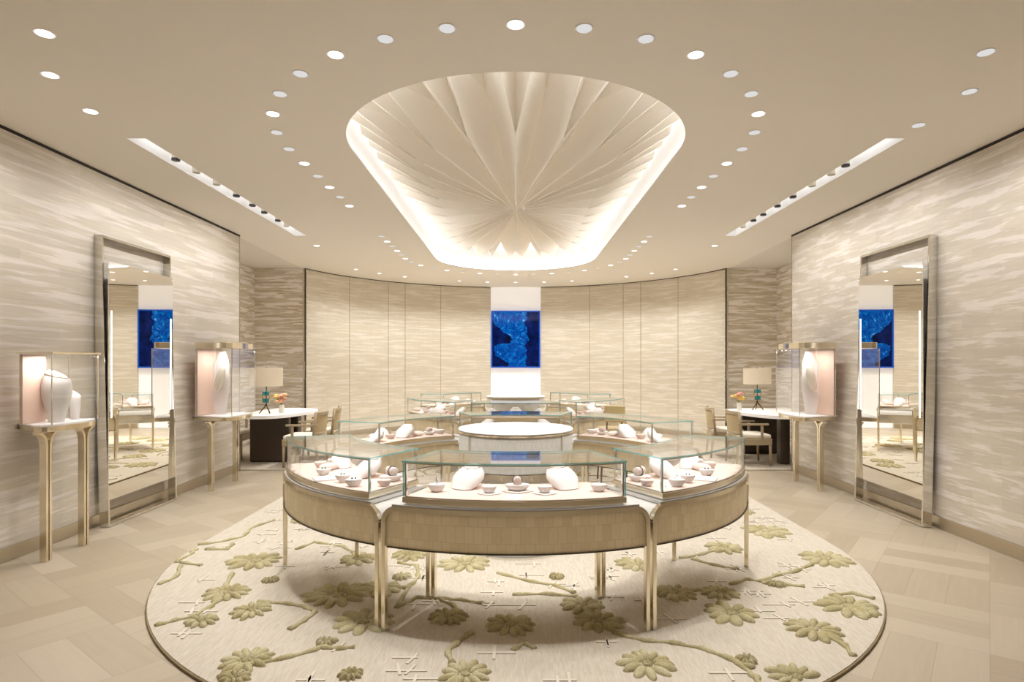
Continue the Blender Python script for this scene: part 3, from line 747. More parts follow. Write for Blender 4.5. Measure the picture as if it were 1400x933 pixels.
# drums
for cy, lab in ((Y1+.04, 'round white-topped drum table in the middle of the near ring'), (Y2, 'round white-topped drum table in front of the blue screen')):
    t = thing('drum_table', lab, 'table', (0, cy, RUGZ), 0, 'round drum tables'); R = .47
    b = MB(); b.lathe([(R-.004, .952), (R, .956), (R, .962), (R-.004, .966)], (0, cy, 0), 96); sharp(b.build('tabletop', 'quartz_top', t))
    b = MB(); b.lathe([(R-.003, .932), (R+.003, .935), (R+.003, .950), (R-.003, .952)], (0, cy, 0), 96); sharp(b.build('metal_band', 'champagne', t))
    b = MB()
    for q in (0, PI): arcblock(b, .1, R-.006, q+math.radians(-50), q+math.radians(50), .66, .932, cy, 28)
    b.build('deep_drum_wall', 'drum_weave', t, uv=lambda v: (math.atan2(v.x, -(v.y-cy))*.47, v.z))
    for q in (PI/2, -PI/2):
        b = MB(); arcblock(b, .1, R-.004, q-math.radians(39.4), q+math.radians(39.4), .80, .932, cy, 24); b.build('drawer_front', 'drum_weave', t, uv=lambda v: (math.atan2(v.x, -(v.y-cy))*.47, v.z))
        b = MB(); arcblock(b, R-.03, R, q-math.radians(39.4), q+math.radians(39.4), .788, .80, cy, 24); b.build('drawer_pull', 'champagne', t)
    for q in (-50, 50, 130, 230):
        c = apt(R-.003, math.radians(q), cy, .86); b = MB(); b.box(c, (.008, .012, .145), math.radians(q)); b.build('edge_strip', 'champagne', t)
    b = MB(); b.lathe([(R-.02, .60), (R+.0, .605), (R+.0, .655), (R-.02, .66)], (0, cy, 0), 72); sharp(b.build('lower_band', 'nickel', t))
    b = MB(); b.lathe([(R-.03, .035), (R-.03, .60)], (0, cy, 0), 72); sharp(b.build('column', 'counter_top', t))
    b = MB(); b.lathe([(R-.02, .02), (R-.005, .02), (R-.005, .035), (R-.02, .037)], (0, cy, 0), 72); sharp(b.build('foot_ring', 'nickel', t))

# ------------------------------------------------------------------ jewellery stands
DZ = .768
ITEMS = []     # (object, case key)
def xf(obj_builder): pass
def place(case, frac, rfrac, z=DZ):
    cy, am, g0, g1 = CASES[case]; a = g0+(g1-g0)*frac; R = RI+.07+(RO-RI-.12)*rfrac
    return apt(R, a, cy, z), a
PROTO = {}
def proto_mesh(kind):
    """meshes in local coordinates; front of each stand faces -Y"""
    if kind in PROTO: return PROTO[kind]
    parts = []
    def P(b, name, mat, smooth=True, ang=45):
        b.local = True; o = b.build(name, mat); 
        if smooth: sharp(o, ang)
        parts.append((name, o.data)); bpy.data.objects.remove(o)
    if kind == 'bust':
        # reclining neck form: lofted sections along a leaning axis, cut flat at the collar
        b = MB(); n = 28; prof = [(0, .052, .030), (.005, .062, .042), (.025, .078, .054), (.050, .086, .056), (.072, .080, .050), (.088, .066, .041), (.100, .052, .033), (.110, .046, .028), (.113, .042, .025)]
        vs = []
        for z, rx, ry in prof:
            sh_ = z*.8
            for k in range(n):
                t_ = 2*PI*k/n; c, s = math.cos(t_), math.sin(t_)
                c2 = math.copysign(abs(c)**.8, c); s2 = math.copysign(abs(s)**.8, s)
                vs.append((rx*c2, sh_+ry*s2-(.012 if z < .02 else 0), z))
        m = len(prof); fs = [(i*n+k, i*n+(k+1) % n, (i+1)*n+(k+1) % n, (i+1)*n+k) for i in range(m-1) for k in range(n)]
        fs += [tuple(range(n))[::-1], tuple((m-1)*n+k for k in range(n))]
        b.add(vs, fs); P(b, 'bust_body', 'pad_white')
    elif kind == 'necklace':
        b = MB(); path = []
        for k in range(41):
            t_ = PI*1.0*(k/40); x = -.052*math.cos(t_)
            path.append((x, .084-.040*math.sin(t_)-.001, .106-.010*math.sin(t_)))
        b.tube(path, .0016, 6); P(b, 'chain', 'gold')
        b = MB(); b.ell((0, .036, .089), (.004, .003, .006), 10, 6); P(b, 'pendant', 'gem')
    elif kind == 'collar':
        b = MB(); path = []
        for k in range(37):
            t_ = 2*PI*k/36; path.append((.054*math.cos(t_), .082+.034*math.sin(t_), .1035+.004*math.sin(t_)))
        b.tube(path, .002, 6); P(b, 'chain', 'gold')
        b = MB()
        for k in range(15):
            t_ = PI+PI*k/14; b.ell((.060*math.cos(t_), .078+.038*math.sin(t_), .097+.004*math.sin(t_)), (.003, .003, .0045), 6, 4)
        P(b, 'beads', 'pearl')
    elif kind in ('ring_cup', 'ring_cup_blush'):
        b = MB(); n = 24; vs = []; prof = [(0, .018), (.004, .022), (.014, .030), (.024, .034), (.029, .034), (.031, .031), (.028, .012)]
        for z, r in prof:
            for k in range(n):
                t_ = 2*PI*k/n; q = 1+.10*math.cos(2*t_)+.05*math.cos(4*t_)
                vs.append((r*q*math.cos(t_)*1.12, r*math.sin(t_)*.95, z))
        m = len(prof); fs = [(i*n+k, i*n+(k+1) % n, (i+1)*n+(k+1) % n, (i+1)*n+k) for i in range(m-1) for k in range(n)]+[tuple(range(n))[::-1], tuple((m-1)*n+k for k in range(n))]
        b.add(vs, fs); P(b, 'cup_body', 'pad_white' if kind == 'ring_cup' else 'pad_blush', True, 60)
    elif kind == 'ring':
        b = MB(); b.tube([(.0095*math.cos(2*PI*k/20), 0, .030+.0095+.0095*math.sin(2*PI*k/20)) for k in range(20)], .0014, 6, closed=True); P(b, 'band', 'silver')
        b = MB(); b.lathe([(.0005, -.003), (.0045, 0), (.003, .002)], (0, 0, .0525), 8); P(b, 'stone', 'gem', False)
    elif kind == 'hoop':
        b = MB(); b.tube([(.004*math.cos(2*PI*k/24), 0*k+.011*math.cos(2*PI*k/24), .030+.019+.019*math.sin(2*PI*k/24)) for k in range(24)], .0032, 8, closed=True); P(b, 'hoop_band', 'silver')
    elif kind == 'studs':
        b = MB()
        for sx in (-.010, .010):
            for k in range(5): b.ell((sx+.0035*math.cos(k*1.257), .0035*math.sin(k*1.257)-.002, .034+.003*(k % 2)), (.0032, .0032, .0032), 6, 4)
        P(b, 'stones', 'gem_dark')
    elif kind == 'cushion':
        b = MB(); n = 32; vs = []; prof = [(0, .045), (.006, .056), (.020, .074), (.026, .078), (.030, .075), (.031, .03)]
        for z, r in prof:
            for k in range(n):
                t_ = 2*PI*k/n; q = 1/(abs(math.cos(t_))**1.35+abs(math.sin(t_))**1.35)**(1/1.35)
                vs.append((r*q*math.cos(t_), r*.72*q*math.sin(t_), z))
        m = len(prof); fs = [(i*n+k, i*n+(k+1) % n, (i+1)*n+(k+1) % n, (i+1)*n+k) for i in range(m-1) for k in range(n)]+[tuple(range(n))[::-1], tuple((m-1)*n+k for k in range(n))]
        b.add(vs, fs); P(b, 'cushion_body', 'pad_white', True, 60)
    elif kind == 'bolster':
        b = MB(); n = 24; vs = []
        for i, (y, r) in enumerate(((-.034, .018), (-.031, .0215), (-.02, .0215), (.03, .0215), (.034, .018))):
            for k in range(n): t_ = 2*PI*k/n; vs.append((r*math.cos(t_), y, .0215+r*math.sin(t_)))
        fs = [(i*n+k, (i+1)*n+k, (i+1)*n+(k+1) % n, i*n+(k+1) % n) for i in range(4) for k in range(n)]+[tuple(range(n)), tuple(4*n+k for k in range(n))[::-1]]
        b.add(vs, fs); P(b, 'bolster_body', 'pad_blush', True, 50)
    elif kind == 'bracelet':
        b = MB(); K = 26
        for k in range(K):
            t_ = 2*PI*k/K; b.ell((.025*math.cos(t_), -.006, .0215+.025*math.sin(t_)), (.003, .004, .003), 6, 4)
        P(b, 'links', 'gem_dark')
    elif kind == 'tray':
        b = MB(); n = 40; vs = []
        for z, r in ((0, .078), (.002, .082), (.006, .083), (.008, .080)):
            for k in range(n):
                t_ = 2*PI*k/n; q = 1/(abs(math.cos(t_))**1.25+abs(math.sin(t_))**1.25)**(1/1.25)
                vs.append((r*q*math.cos(t_), r*.7*q*math.sin(t_), z))
        fs = [(i*n+k, i*n+(k+1) % n, (i+1)*n+(k+1) % n, (i+1)*n+k) for i in range(3) for k in range(n)]+[tuple(range(n))[::-1], tuple(3*n+k for k in range(n))]
        b.add(vs, fs); P(b, 'tray_plate', 'pad_white', True, 40)
    elif kind == 'board':
        b = MB(); b.box((0, 0, .003), (.26, .12, .006)); P(b, 'board_plate', 'pad_white', False)
    elif kind == 'card':
        b = MB(); b.add([(-.036, -.012, 0), (.036, -.012, 0), (.036, .012, 0), (-.036, .012, 0), (-.036, .010, .016), (.036, .010, .016)], [(3, 2, 1, 0), (0, 1, 5, 4), (2, 3, 4, 5), (0, 4, 3), (1, 2, 5)]); P(b, 'card_body', 'card_white', False)
    elif kind == 'wand':
        # leaf-shaped bracelet rest
        b = MB(); b.ell((0, 0, .022), (.075, .030, .018), 24, 10, 0, 0, False, .5); b.box((0, .006, .006), (.05, .03, .012)); P(b, 'rest_body', 'pad_blush')
    PROTO[kind] = parts; return parts
NAMES = dict(bust='necklace_bust', necklace='necklace', collar='collar_necklace', ring_cup='ring_stand', ring_cup_blush='ring_stand', ring='ring', hoop='hoop_earring', studs='stud_earrings', cushion='display_cushion', bolster='bracelet_bolster', bracelet='bracelet', tray='display_tray', board='display_board', card='display_card', wand='bracelet_rest')
CATS = dict(bust='necklace bust', necklace='necklace', collar='necklace', ring_cup='jewelry stand', ring_cup_blush='jewelry stand', ring='ring', hoop='earring', studs='earrings', cushion='display cushion', bolster='jewelry stand', bracelet='bracelet', tray='tray', board='tray', card='card', wand='jewelry stand')
DESC = dict(bust='white reclining neck form', necklace='fine gold chain with pendant', collar='gold and pearl collar', ring_cup='small white ring cup', ring_cup_blush='small blush ring cup', ring='silver solitaire ring', hoop='tall silver hoop', studs='pair of dark gem studs', cushion='white diamond-shaped cushion', bolster='round blush bolster', bracelet='dark beaded bracelet', tray='flat white lozenge tray', board='long flat white board', card='small white tent card', wand='blush leaf-shaped bracelet rest')
CNAME = dict(F1='front centre case', L1='case left of front centre', R1='case right of front centre', BR1='case behind right of near drum', BL1='case behind left of near drum', B1='case directly behind near drum', F2='case before the far drum', L2='far ring\'s left front case', R2='far ring\'s right front case', BR2='rearmost right case', BL2='rearmost left case')
SK = dict(ring_cup=(1.12, 1.45), ring_cup_blush=(1.12, 1.45), cushion=(1.1, 1.35), wand=(1.1, 1.3))
def put(kind, case, frac, rfrac, rot=0, sc=1.0, dz=0.0, local=(0, 0), face=0):
    """face 0: turned to the viewer, 1: turned outwards"""
    (x, y, z), a = place(case, frac, rfrac)
    parts = proto_mesh(kind); rz = (a if face else 0)+rot
    x += local[0]*math.cos(rz)-local[1]*math.sin(rz); y += local[0]*math.sin(rz)+local[1]*math.cos(rz)
    if len(parts) == 1:
        t = bpy.data.objects.new(NAMES[kind], parts[0][1]); COL.objects.link(t)
        t.location = (x, y, z+dz); t.rotation_euler = (0, 0, rz)
    else:
        t = bpy.data.objects.new(NAMES[kind], None); COL.objects.link(t); t.location = (x, y, z+dz); t.rotation_euler = (0, 0, rz)
        for nm, me in parts:
            o = bpy.data.objects.new(nm, me); COL.objects.link(o); o.parent = t
    t.scale = (sc*SK.get(kind, (1, 1))[0], sc*SK.get(kind, (1, 1))[0], sc*SK.get(kind, (1, 1))[1]); t['category'] = CATS[kind]; ITEMS.append((t, kind, case, x, y)); return t
def bustset(case, f, r, rot=0, sc=1., neck='necklace', face=0):
    put('bust', case, f, r, rot, sc, 0, face=face)
    if neck: put(neck, case, f, r, rot, sc, .0015, face=face)
def cupset(case, f, r, rot=0, sc=1., top='ring', kind='ring_cup', dz=0, face=0):
    put(kind, case, f, r, rot, sc, dz, face=face)
    if top: put(top, case, f, r, rot, sc, dz+.0135*sc, face=face)
# front centre
bustset('F1', .215, .36, -.55, 1.12); bustset('F1', .79, .36, .5, 1.12, 'collar')
cupset('F1', .105, .66, .2, 1.0, 'hoop'); cupset('F1', .93, .66, -.2, .95, 'ring')
put('tray', 'F1', .375, .66, 0, .85); cupset('F1', .375, .66, .1, .85, 'ring', dz=.0068)
put('tray', 'F1', .650, .66, 0, .85); cupset('F1', .650, .66, -.1, .85, 'ring', dz=.0068)
put('tray', 'F1', .515, .50, 0, 1.1); put('cushion', 'F1', .515, .50, 0, .85, .0088); put('bolster', 'F1', .515, .50, .05, 1.05, .0440); put('bracelet', 'F1', .515, .50, .05, 1.05, .0440)
put('card', 'F1', .500, .93, 0, 1.15)
# the two flanking cases
for case, m_ in (('L1', 1), ('R1', 0)):
    g = (lambda f: f) if m_ else (lambda f: 1-f); q = 1 if m_ else -1
    put('board', case, g(.60), .62, q*.45, 1.25, 0, face=0)
    bustset(case, g(.67), .36, -q*.9, 1.1, 'necklace' if m_ else None); cupset(case, g(.47), .72, q*.3, .95, 'studs'); cupset(case, g(.72), .80, q*.2, .9, 'studs', dz=.008)
    cupset(case, g(.84), .88, q*.3, 1.0, 'studs' if m_ else 'ring', 'ring_cup'); put('wand', case, g(.34), .5, q*.9, .9); cupset(case, g(.22), .55, q*.6, .95, 'ring', 'ring_cup_blush')
    put('cushion', case, g(.90), .28, q*.5, .9); put('bolster', case, g(.90), .28, q*.7, 1.2, .0370); put('bracelet', case, g(.90), .28, q*.7, 1.2, .0370)
    cupset(case, g(.96), .62, q*.4, .85, None if m_ else 'ring', 'ring_cup_blush'); bustset(case, g(.30), .22, q*.8, .8, None)
    cupset(case, g(.12), .30, q*.9, .9, 'ring')
put('card', 'R1', .13, .84, .35, .9)
for case, m_ in (('BL1', 1), ('BR1', 0), ('L2', 1), ('R2', 0), ('BL2', 1), ('BR2', 0)):
    g = (lambda f: f) if not m_ else (lambda f: 1-f); q = -1 if m_ else 1
    near = case in ('BL1', 'BR1')
    bustset(case, g(.50), .38, q*.4, 1.05, None, 0); cupset(case, g(.36), .40, 0, 1.0, 'hoop', 'ring_cup_blush'); put('cushion', case, g(.80), .4, q*.5, .8)
    put('wand', case, g(.66), .35, q*.3, .9); cupset(case, g(.20), .5, .3, 1.0, 'hoop' if near else 'ring', 'ring_cup_blush')
    bustset(case, g(.12), .35, q*.9, .85, None); put('bolster', case, g(.80), .4, q*.5, 1.0, .0330)
for case, m_ in (('BL1', 1), ('BR1', 0), ('L2', 1), ('R2', 0), ('BL2', 1), ('BR2', 0)):
    g = (lambda f: f) if not m_ else (lambda f: 1-f); q = -1 if m_ else 1
    cupset(case, g(.92), .42, 0, 1.0, 'ring', 'ring_cup'); put('wand', case, g(.30), .72, q*.2, .9); put('wand', case, g(.90), .75, q*.6, .9)
    cupset(case, g(.58), .78, 0, .95, 'studs', 'ring_cup'); put('card', case, g(.74), .72, 0, .9); bustset(case, g(.40), .80, -q*.4, .75, None)
bustset('F2', .5, .4, 0, 1.0, 'necklace'); bustset('F2', .2, .4, .2, .8, None); bustset('F2', .8, .4, -.2, .8, None)
for f in (.3, .7): cupset('F2', f, .6, 0, .9)
bustset('B1', .17, .5, .9, 1.1, None); bustset('B1', .83, .5, -.9, 1.1, None); cupset('B1', .5, .5, 0, 1.0)
# labels: order from the left within each case and kind
from collections import defaultdict
gr = defaultdict(list)
for it in ITEMS: gr[(DESC[it[1]], it[2])].append(it)
NUMW = {2: 'two', 3: 'three', 4: 'four', 5: 'five', 6: 'six', 7: 'seven'}
for (d, c), L in gr.items():
    L.sort(key=lambda i: i[3]/i[4])
    for k, it in enumerate(L):
        if len(L) == 1: lab = '%s in the %s' % (d, CNAME[c])
        else: lab = '%s, %s in the %s' % (d, ('leftmost' if k == 0 else 'rightmost' if k == len(L)-1 else ORD[k]+' from left'), CNAME[c])
        it[0]['label'] = lab; it[0]['group'] = '%s in the glass cases' % CATS[it[1]]

# ------------------------------------------------------------------ wall mirrors
def mirror_unit(s_, lab, phi):
    y0, y1 = 5.51, 6.62; zt_ = 2.66; W = y1-y0; D = .085; fw = .022
    t = thing('standing_mirror', lab, 'mirror', (s_*3.735, (y0+y1)/2, 0)); lean = math.atan(.065/zt_)
    t.rotation_euler = (0, s_*lean, 0)
    # local: x towards the room is -s_, y along the wall
    b = MB(); b.local = True; cx = s_*.0
    b.box((cx, -W/2+fw/2, zt_/2+.003), (D, fw, zt_)); b.build('side_rail', 'nickel', t, bevel=.002)
    b = MB(); b.local = True; b.box((cx, W/2-fw/2, zt_/2+.003), (D, fw, zt_)); b.build('side_rail', 'nickel', t, bevel=.002)
    b = MB(); b.local = True; b.box((cx, 0, zt_-fw/2+.003), (D, W-2*fw, fw)); b.build('top_rail', 'nickel', t, bevel=.002)
    b = MB(); b.local = True; b.box((cx, 0, fw/2+.003), (D, W-2*fw, fw)); b.build('bottom_rail', 'nickel', t, bevel=.002)
    z0, z1 = .245, 2.42
    b = MB(); b.local = True; b.box((0, 0, 0), (.008, W-.006, z1-z0))
    o = b.build('mirror_plate', 'mirror', t); o.location = (-s_*(D/2+.004), 0, (z0+z1)/2); o.rotation_euler = (0, -s_*lean, s_*phi)
    for sg in (-1, 1):
        b = MB(); b.local = True; b.box((-s_*.0065, sg*(W/2-fw-.022), .15), (.004, .004, .98)); b.build('strip_reflection', 'led_reflection', o)  # glowing lines laid on the plate as reflections of LED strips
    return t
mirror_unit(-1, 'tall chrome-framed mirror leaning on the left wall between two glass vitrines', -math.radians(2.2))
mirror_unit(1, 'tall chrome-framed mirror leaning on the right wall beside a glass vitrine', -math.radians(2.2))

# ------------------------------------------------------------------ wall vitrines
def vitrine(s_, y0, y1, xb, xf_, zb_, zt_, crown, lab, pinky):
    ym = (y0+y1)/2; t = thing('wall_vitrine', lab, 'display case', (s_*(xb+xf_)/2, ym, 0), 0, 'glass vitrines along the side walls')
    # shelf: D shape
    pts = [(s_*3.826, y0+.14)]; K = 14
    for k in range(K+1):
        a = PI*k/K; pts.append((s_*(xf_+.10-.12*math.sin(a)**.6), ym-(y1-y0+.08)/2*math.cos(a)))
    pts.append((s_*3.826, y1+.03))
    b = MB(); b.prism(pts, zb_-.055, zb_-.012); b.build('shelf_rim', 'champagne', t, bevel=.004)
    b = MB(); b.prism([(x*1.0+(s_*.008 if abs(x) < 3.8 else 0), y) for x, y in pts], zb_-.012, zb_); b.build('shelf_top', 'pad_white', t)
    th = .006; h = zt_-zb_; zc = (zb_+zt_)/2
    for nm, c, d in (('near_glass', ((xb+xf_)/2, y0, zc), (xb-xf_, th, h)), ('far_glass', ((xb+xf_)/2, y1, zc), (xb-xf_, th, h)), ('front_glass', (xf_, ym, zc), (th, y1-y0, h))):
        b = MB(); b.box((s_*c[0], c[1], c[2]), d); b.build(nm, 'glass', t)
    for x, y in ((xf_, y0), (xf_, y1), (xb, y0), (xb, y1)):
        b = MB(); b.box((s_*x, y, zc), (.007, .007, h)); b.build('corner_post', 'nickel', t)
    # top
    if crown:
        pt = [(x, y) for x, y in pts if abs(x) < 3.8]; pt = [(s_*xb, y0-.02)]+pt+[(s_*xb, y1+.02)]
        b = MB(); b.prism(pt, zt_, zt_+.07); b.build('top_cap', 'champagne', t, bevel=.004)
    else:
        b = MB(); b.box((s_*(xb+xf_)/2, ym, zt_+.008), (xb-xf_+.03, y1-y0+.03, .016)); b.build('top_cap', 'champagne', t, bevel=.002)
    py0, py1 = pinky
    b = MB(); b.box((s_*(xb-.01), (py0+py1)/2, zc), (.012, py1-py0, h-.01)); b.build('backdrop', 'blush_silk', t)
    # tulip legs
    for y in (ym-(y1-y0)*.40, ym+(y1-y0)*.40) if not crown else (ym-.31, ym+.31):
        zs = zb_-.055; x = s_*3.545
        for sg in (-1, 1):
            fr = [];
            for z, off in ((.0, .017), (zs-.16, .017), (zs-.11, .018), (zs-.07, .024), (zs-.04, .038), (zs-.018, .062), (zs-.006, .095)):
                fr.append((Vector((x, y+sg*off, z)), z))
            F_ = []
            for i, (p, z) in enumerate(fr):
                q0 = fr[max(0, i-1)][0]; q1 = fr[min(len(fr)-1, i+1)][0]; T_ = (q1-q0).normalized(); F_.append((p, Vector((0, T_.z, -T_.y)), Vector((1, 0, 0))))
            b = MB(); b.sweep(F_, .022, .05); sharp(b.build('leg', 'champagne', t), 35)
    L = bpy.data.lights.new('vitrine_light', 'AREA'); L.shape = 'RECTANGLE'; L.size = .03; L.size_y = (y1-y0)*.8; L.energy = 4.0; L.color = (1, .94, .88)
    o = bpy.data.objects.new('vitrine_light', L); COL.objects.link(o); o.parent = t; o.location = (s_*.0, 0, zt_-.012)
    return t
v = vitrine(-1, 4.53, 5.03, 3.70, 3.46, 1.035, 1.565, False, 'slim glass vitrine on twin gold legs at the far left, nearest to us', (4.535, 4.76))
vitrine(-1, 7.06, 7.68, 3.72, 3.30, .872, 1.665, True, 'taller glass vitrine on gold legs past the left mirror, beside the desk', (7.07, 7.67))
vitrine(1, 7.06, 7.68, 3.72, 3.30, .872, 1.665, True, 'taller glass vitrine on gold legs past the right mirror', (7.07, 7.67))
# forms inside
def loftform(name, lab, x, y, z, prof, mat='pad_white', lean=(0, 0), n=32, cut=None, ry=.8, rz=0):
    t = MB(); vs = []
    for zz, r in prof:
        for k in range(n):
            a = 2*PI*k/n; px, py, pz = r*math.cos(a), r*ry*math.sin(a), zz
            if cut and zz > cut[0]: pz += cut[1]*px/r*(zz-cut[0])/(prof[-1][0]-cut[0])
            vs.append((x+px*math.cos(rz)-py*math.sin(rz)+lean[0]*zz, y+px*math.sin(rz)+py*math.cos(rz)+lean[1]*zz, z+pz))
    m = len(prof); fs = [(i*n+k, i*n+(k+1) % n, (i+1)*n+(k+1) % n, (i+1)*n+k) for i in range(m-1) for k in range(n)]+[tuple(range(n))[::-1], tuple((m-1)*n+k for k in range(n))]
    t.add(vs, fs); o = t.build(name, mat); sharp(o, 50); tag(o, lab, 'necklace bust'); return o, vs, n
o, vs, n = loftform('necklace_bust', 'tall egg-shaped white necklace bust inside the nearest left vitrine', -3.585, 4.74, 1.036,
    [(0, .062), (.03, .064), (.09, .078), (.17, .103), (.24, .115), (.29, .113), (.33, .102), (.36, .085), (.378, .066), (.382, .055)], cut=(.31, -.026), ry=.62)
b = MB(); ring_ = [Vector(v)+Vector((0, -.002, .003)) for v in vs[7*n:8*n]]; b.tube(ring_, .003, 6, closed=True); tag(b.build('necklace', 'gold', smooth=True), 'gold necklace around the top of the tall left vitrine bust', 'necklace')
loftform('necklace_bust', 'short slanted blush bust behind the egg-shaped one in the nearest vitrine', -3.60, 4.96, 1.036,
    [(0, .034), (.02, .035), (.10, .042), (.17, .046), (.205, .045), (.22, .036)], 'pad_white', cut=(.15, -.02), ry=.5)
for s_, side in ((-1, 'left'), (1, 'right')):
    # tall blade-like display board with a petal form
    b = MB(); x = s_*3.60
    poly = [(-.055, 0), (.055, 0), (.085, .36), (.075, .60), (.03, .76), (-.03, .76), (-.10, .55), (-.105, .30)]
    vs = []; 
    for yy in (7.40, 7.415):
        for u, w in poly: vs.append((x+u*s_*-1.2, yy+.06*w, .873+w))
    k_ = len(poly); b.add(vs, [tuple(range(k_)), tuple(range(2*k_-1, k_-1, -1))]+[(i, k_+i, k_+(i+1) % k_, (i+1) % k_) for i in range(k_)])
    tag(b.build('display_board', 'pad_white', bevel=.003), 'tall white blade-shaped display board inside the %s far vitrine' % side, 'display board')
    b = MB(); b.ell((x+s_*-.02, 7.345, .873+.43), (.055, .030, .155), 20, 12, 0, 0)
    vs2 = []
    o = b.build('necklace_form', 'pearl', smooth=True); tag(o, 'ivory petal-shaped necklace form hung in the %s far vitrine' % side, 'necklace form')
    for q in o.data.vertices: q.co.x += s_*-.25*(q.co.z-1.30)*1; 

# ------------------------------------------------------------------ alcoves
for s_, side in ((-1, 'left'), (1, 'right')):
    b = MB(); b.box((s_*3.86, 9.85, .008), (1.95, 2.85, .014)); o = b.build('alcove_rug', 'rug_wool', bevel=.003); tag(o, 'pale rectangular rug under the desk in the %s alcove' % side, 'rug')
def smoothpoly(P, it=2):
    for _ in range(it):
        Q = []
        for i in range(len(P)):
            a, b_ = P[i], P[(i+1) % len(P)]
            Q += [(a[0]*.75+b_[0]*.25, a[1]*.75+b_[1]*.25), (a[0]*.25+b_[0]*.75, a[1]*.25+b_[1]*.75)]
        P = Q
    return P
RZ = .015
def desk(side, poly, peds, lab):
    xs_ = sum(p[0] for p in poly)/len(poly); ys_ = sum(p[1] for p in poly)/len(poly)
    t = thing('desk', lab, 'desk', (xs_, ys_, RZ))
    b = MB(); b.prism(smoothpoly(poly), .70, .75); b.build('desktop', 'quartz_top', t, bevel=.004)
    for (x0, x1, y0, y1) in peds:
        b = MB(); b.box(((x0+x1)/2, (y0+y1)/2, (.70+RZ)/2), (x1-x0, y1-y0, .70-RZ)); b.build('pedestal', 'desk_wood', t, bevel=.03, seg=4)
desk('left', [(-4.02, 8.62), (-3.75, 8.52), (-3.36, 8.62), (-3.22, 9.1), (-3.10, 9.75), (-3.5, 10.05), (-4.02, 10.05)], [(-3.96, -3.38, 9.02, 9.15), (-3.66, -3.48, 9.7, 9.88)], 'white boat-shaped desk on dark wood slabs in the left alcove')
desk('right', [(4.75, 8.5), (3.9, 8.48), (3.58, 8.62), (3.42, 9.1), (3.30, 9.65), (3.6, 9.98), (4.75, 10.0)], [(3.86, 4.0, 8.83, 9.0), (3.69, 4.26, 9.86, 9.96)], 'white boat-shaped desk on dark wood slabs in the right alcove')
def chair(x, y, rz, lab):
    """armchair; local front is +X"""
    t = thing('armchair', lab, 'chair', (x, y, RZ), rz, 'armchairs at the alcove desks')
    def L(b, nm, mat, **k): b.local = True; return b.build(nm, mat, t, **k)
    b = MB(); b.box((.02, 0, .350), (.50, .50, .10)); L(b, 'seat_frame', 'chair_wood', bevel=.012)
    b = MB(); b.box((.02, 0, .425), (.48, .48, .06)); L(b, 'seat', 'chair_cushion', bevel=.025, seg=4)
    for sx, sy in ((1, 1), (1, -1), (-1, 1), (-1, -1)):
        b = MB(); b.tube([(.02+sx*.235*(1.0 if sx > 0 else 1.08), sy*.225, 0), (.02+sx*.225, sy*.225, .34)], [.014, .024], 8); L(b, 'leg', 'chair_wood', smooth=True)
    # curved back: frame and cane panel
    def bk(a, z, dx=0): r = .27; return (-.24+.06*(1-math.cos(a*1.4))*1.2-.10*(z-.45)+dx, .26*math.sin(a)/math.sin(1.0), z)
    for z, hh in ((.76, .05), (.47, .035)):
        b = MB(); fr = []
        for k in range(13):
            a = -1+2*k/12; p = bk(a, z); fr.append((Vector(p), Vector((0, 0, 1)), Vector((1, 0, 0))))
        b.sweep(fr, hh, .03); L(b, 'back_rail', 'chair_wood', bevel=.006)
    for a in (-1, 1):
        b = MB(); b.tube([bk(a, .36), bk(a, .6), bk(a, .775)], .018, 8); L(b, 'back_post', 'chair_wood', smooth=True)
    b = MB(); vs = []
    for k in range(13):
        a = -.96+1.92*k/12; vs += [bk(a, .48, .005), bk(a, .74, .005), bk(a, .48, -.007), bk(a, .74, -.007)]
    fs = []
    for k in range(12):
        o = 4*k; fs += [(o, o+4, o+5, o+1), (o+2, o+3, o+7, o+6), (o+1, o+5, o+7, o+3), (o, o+2, o+6, o+4)]
    b.add(vs, fs+[(0, 1, 3, 2), (48, 50, 51, 49)]); L(b, 'backrest', 'chair_cane')
    for sy in (-1, 1):
        b = MB(); b.box((-.01, sy*.255, .60), (.44, .04, .028)); L(b, 'arm', 'chair_wood', bevel=.008)
        b = MB(); b.box((.12, sy*.25, .49), (.035, .03, .20)); L(b, 'arm_post', 'chair_wood', bevel=.005)
chair(-3.02, 8.78, PI, 'nearer cane-backed armchair on the aisle side of the left desk')
chair(-3.02, 9.5, PI+.15, 'farther cane-backed armchair on the aisle side of the left desk')
chair(-4.38, 9.36, 0, 'armchair on the wall side of the left desk, mostly hidden')
chair(3.40, 8.92, 0, 'nearer cane-backed armchair on the aisle side of the right desk')
chair(3.30, 9.62, -.15, 'farther cane-backed armchair on the aisle side of the right desk')
# counter chair between the rings
t = thing('counter_chair', 'tan leather counter chair standing right of the middle between the two rings', 'chair', (1.20, 7.35, RUGZ))
b = MB(); b.box((1.20, 7.35, .88), (.25, .05, .20), -.15); b.build('backrest', 'tan_leather', t, bevel=.012, seg=3)
b = MB(); b.box((1.20, 7.55, .66), (.36, .36, .07), -.15); b.build('seat', 'tan_leather', t, bevel=.02, seg=3)
for sx, sy in ((-1, -1), (1, -1), (-1, 1), (1, 1)):
    b = MB(); b.tube([(1.20+sx*.16, 7.55+sy*.16, RUGZ), (1.20+sx*.13, 7.55+sy*.13, .64)], .012, 8); b.build('leg', 'bronze', t, smooth=True)
for sx in (-1, 1):
    b = MB(); b.tube([(1.20+sx*.09, 7.40, .66), (1.20+sx*.09, 7.36, .84)], .010, 8); b.build('back_support', 'bronze', t, smooth=True)

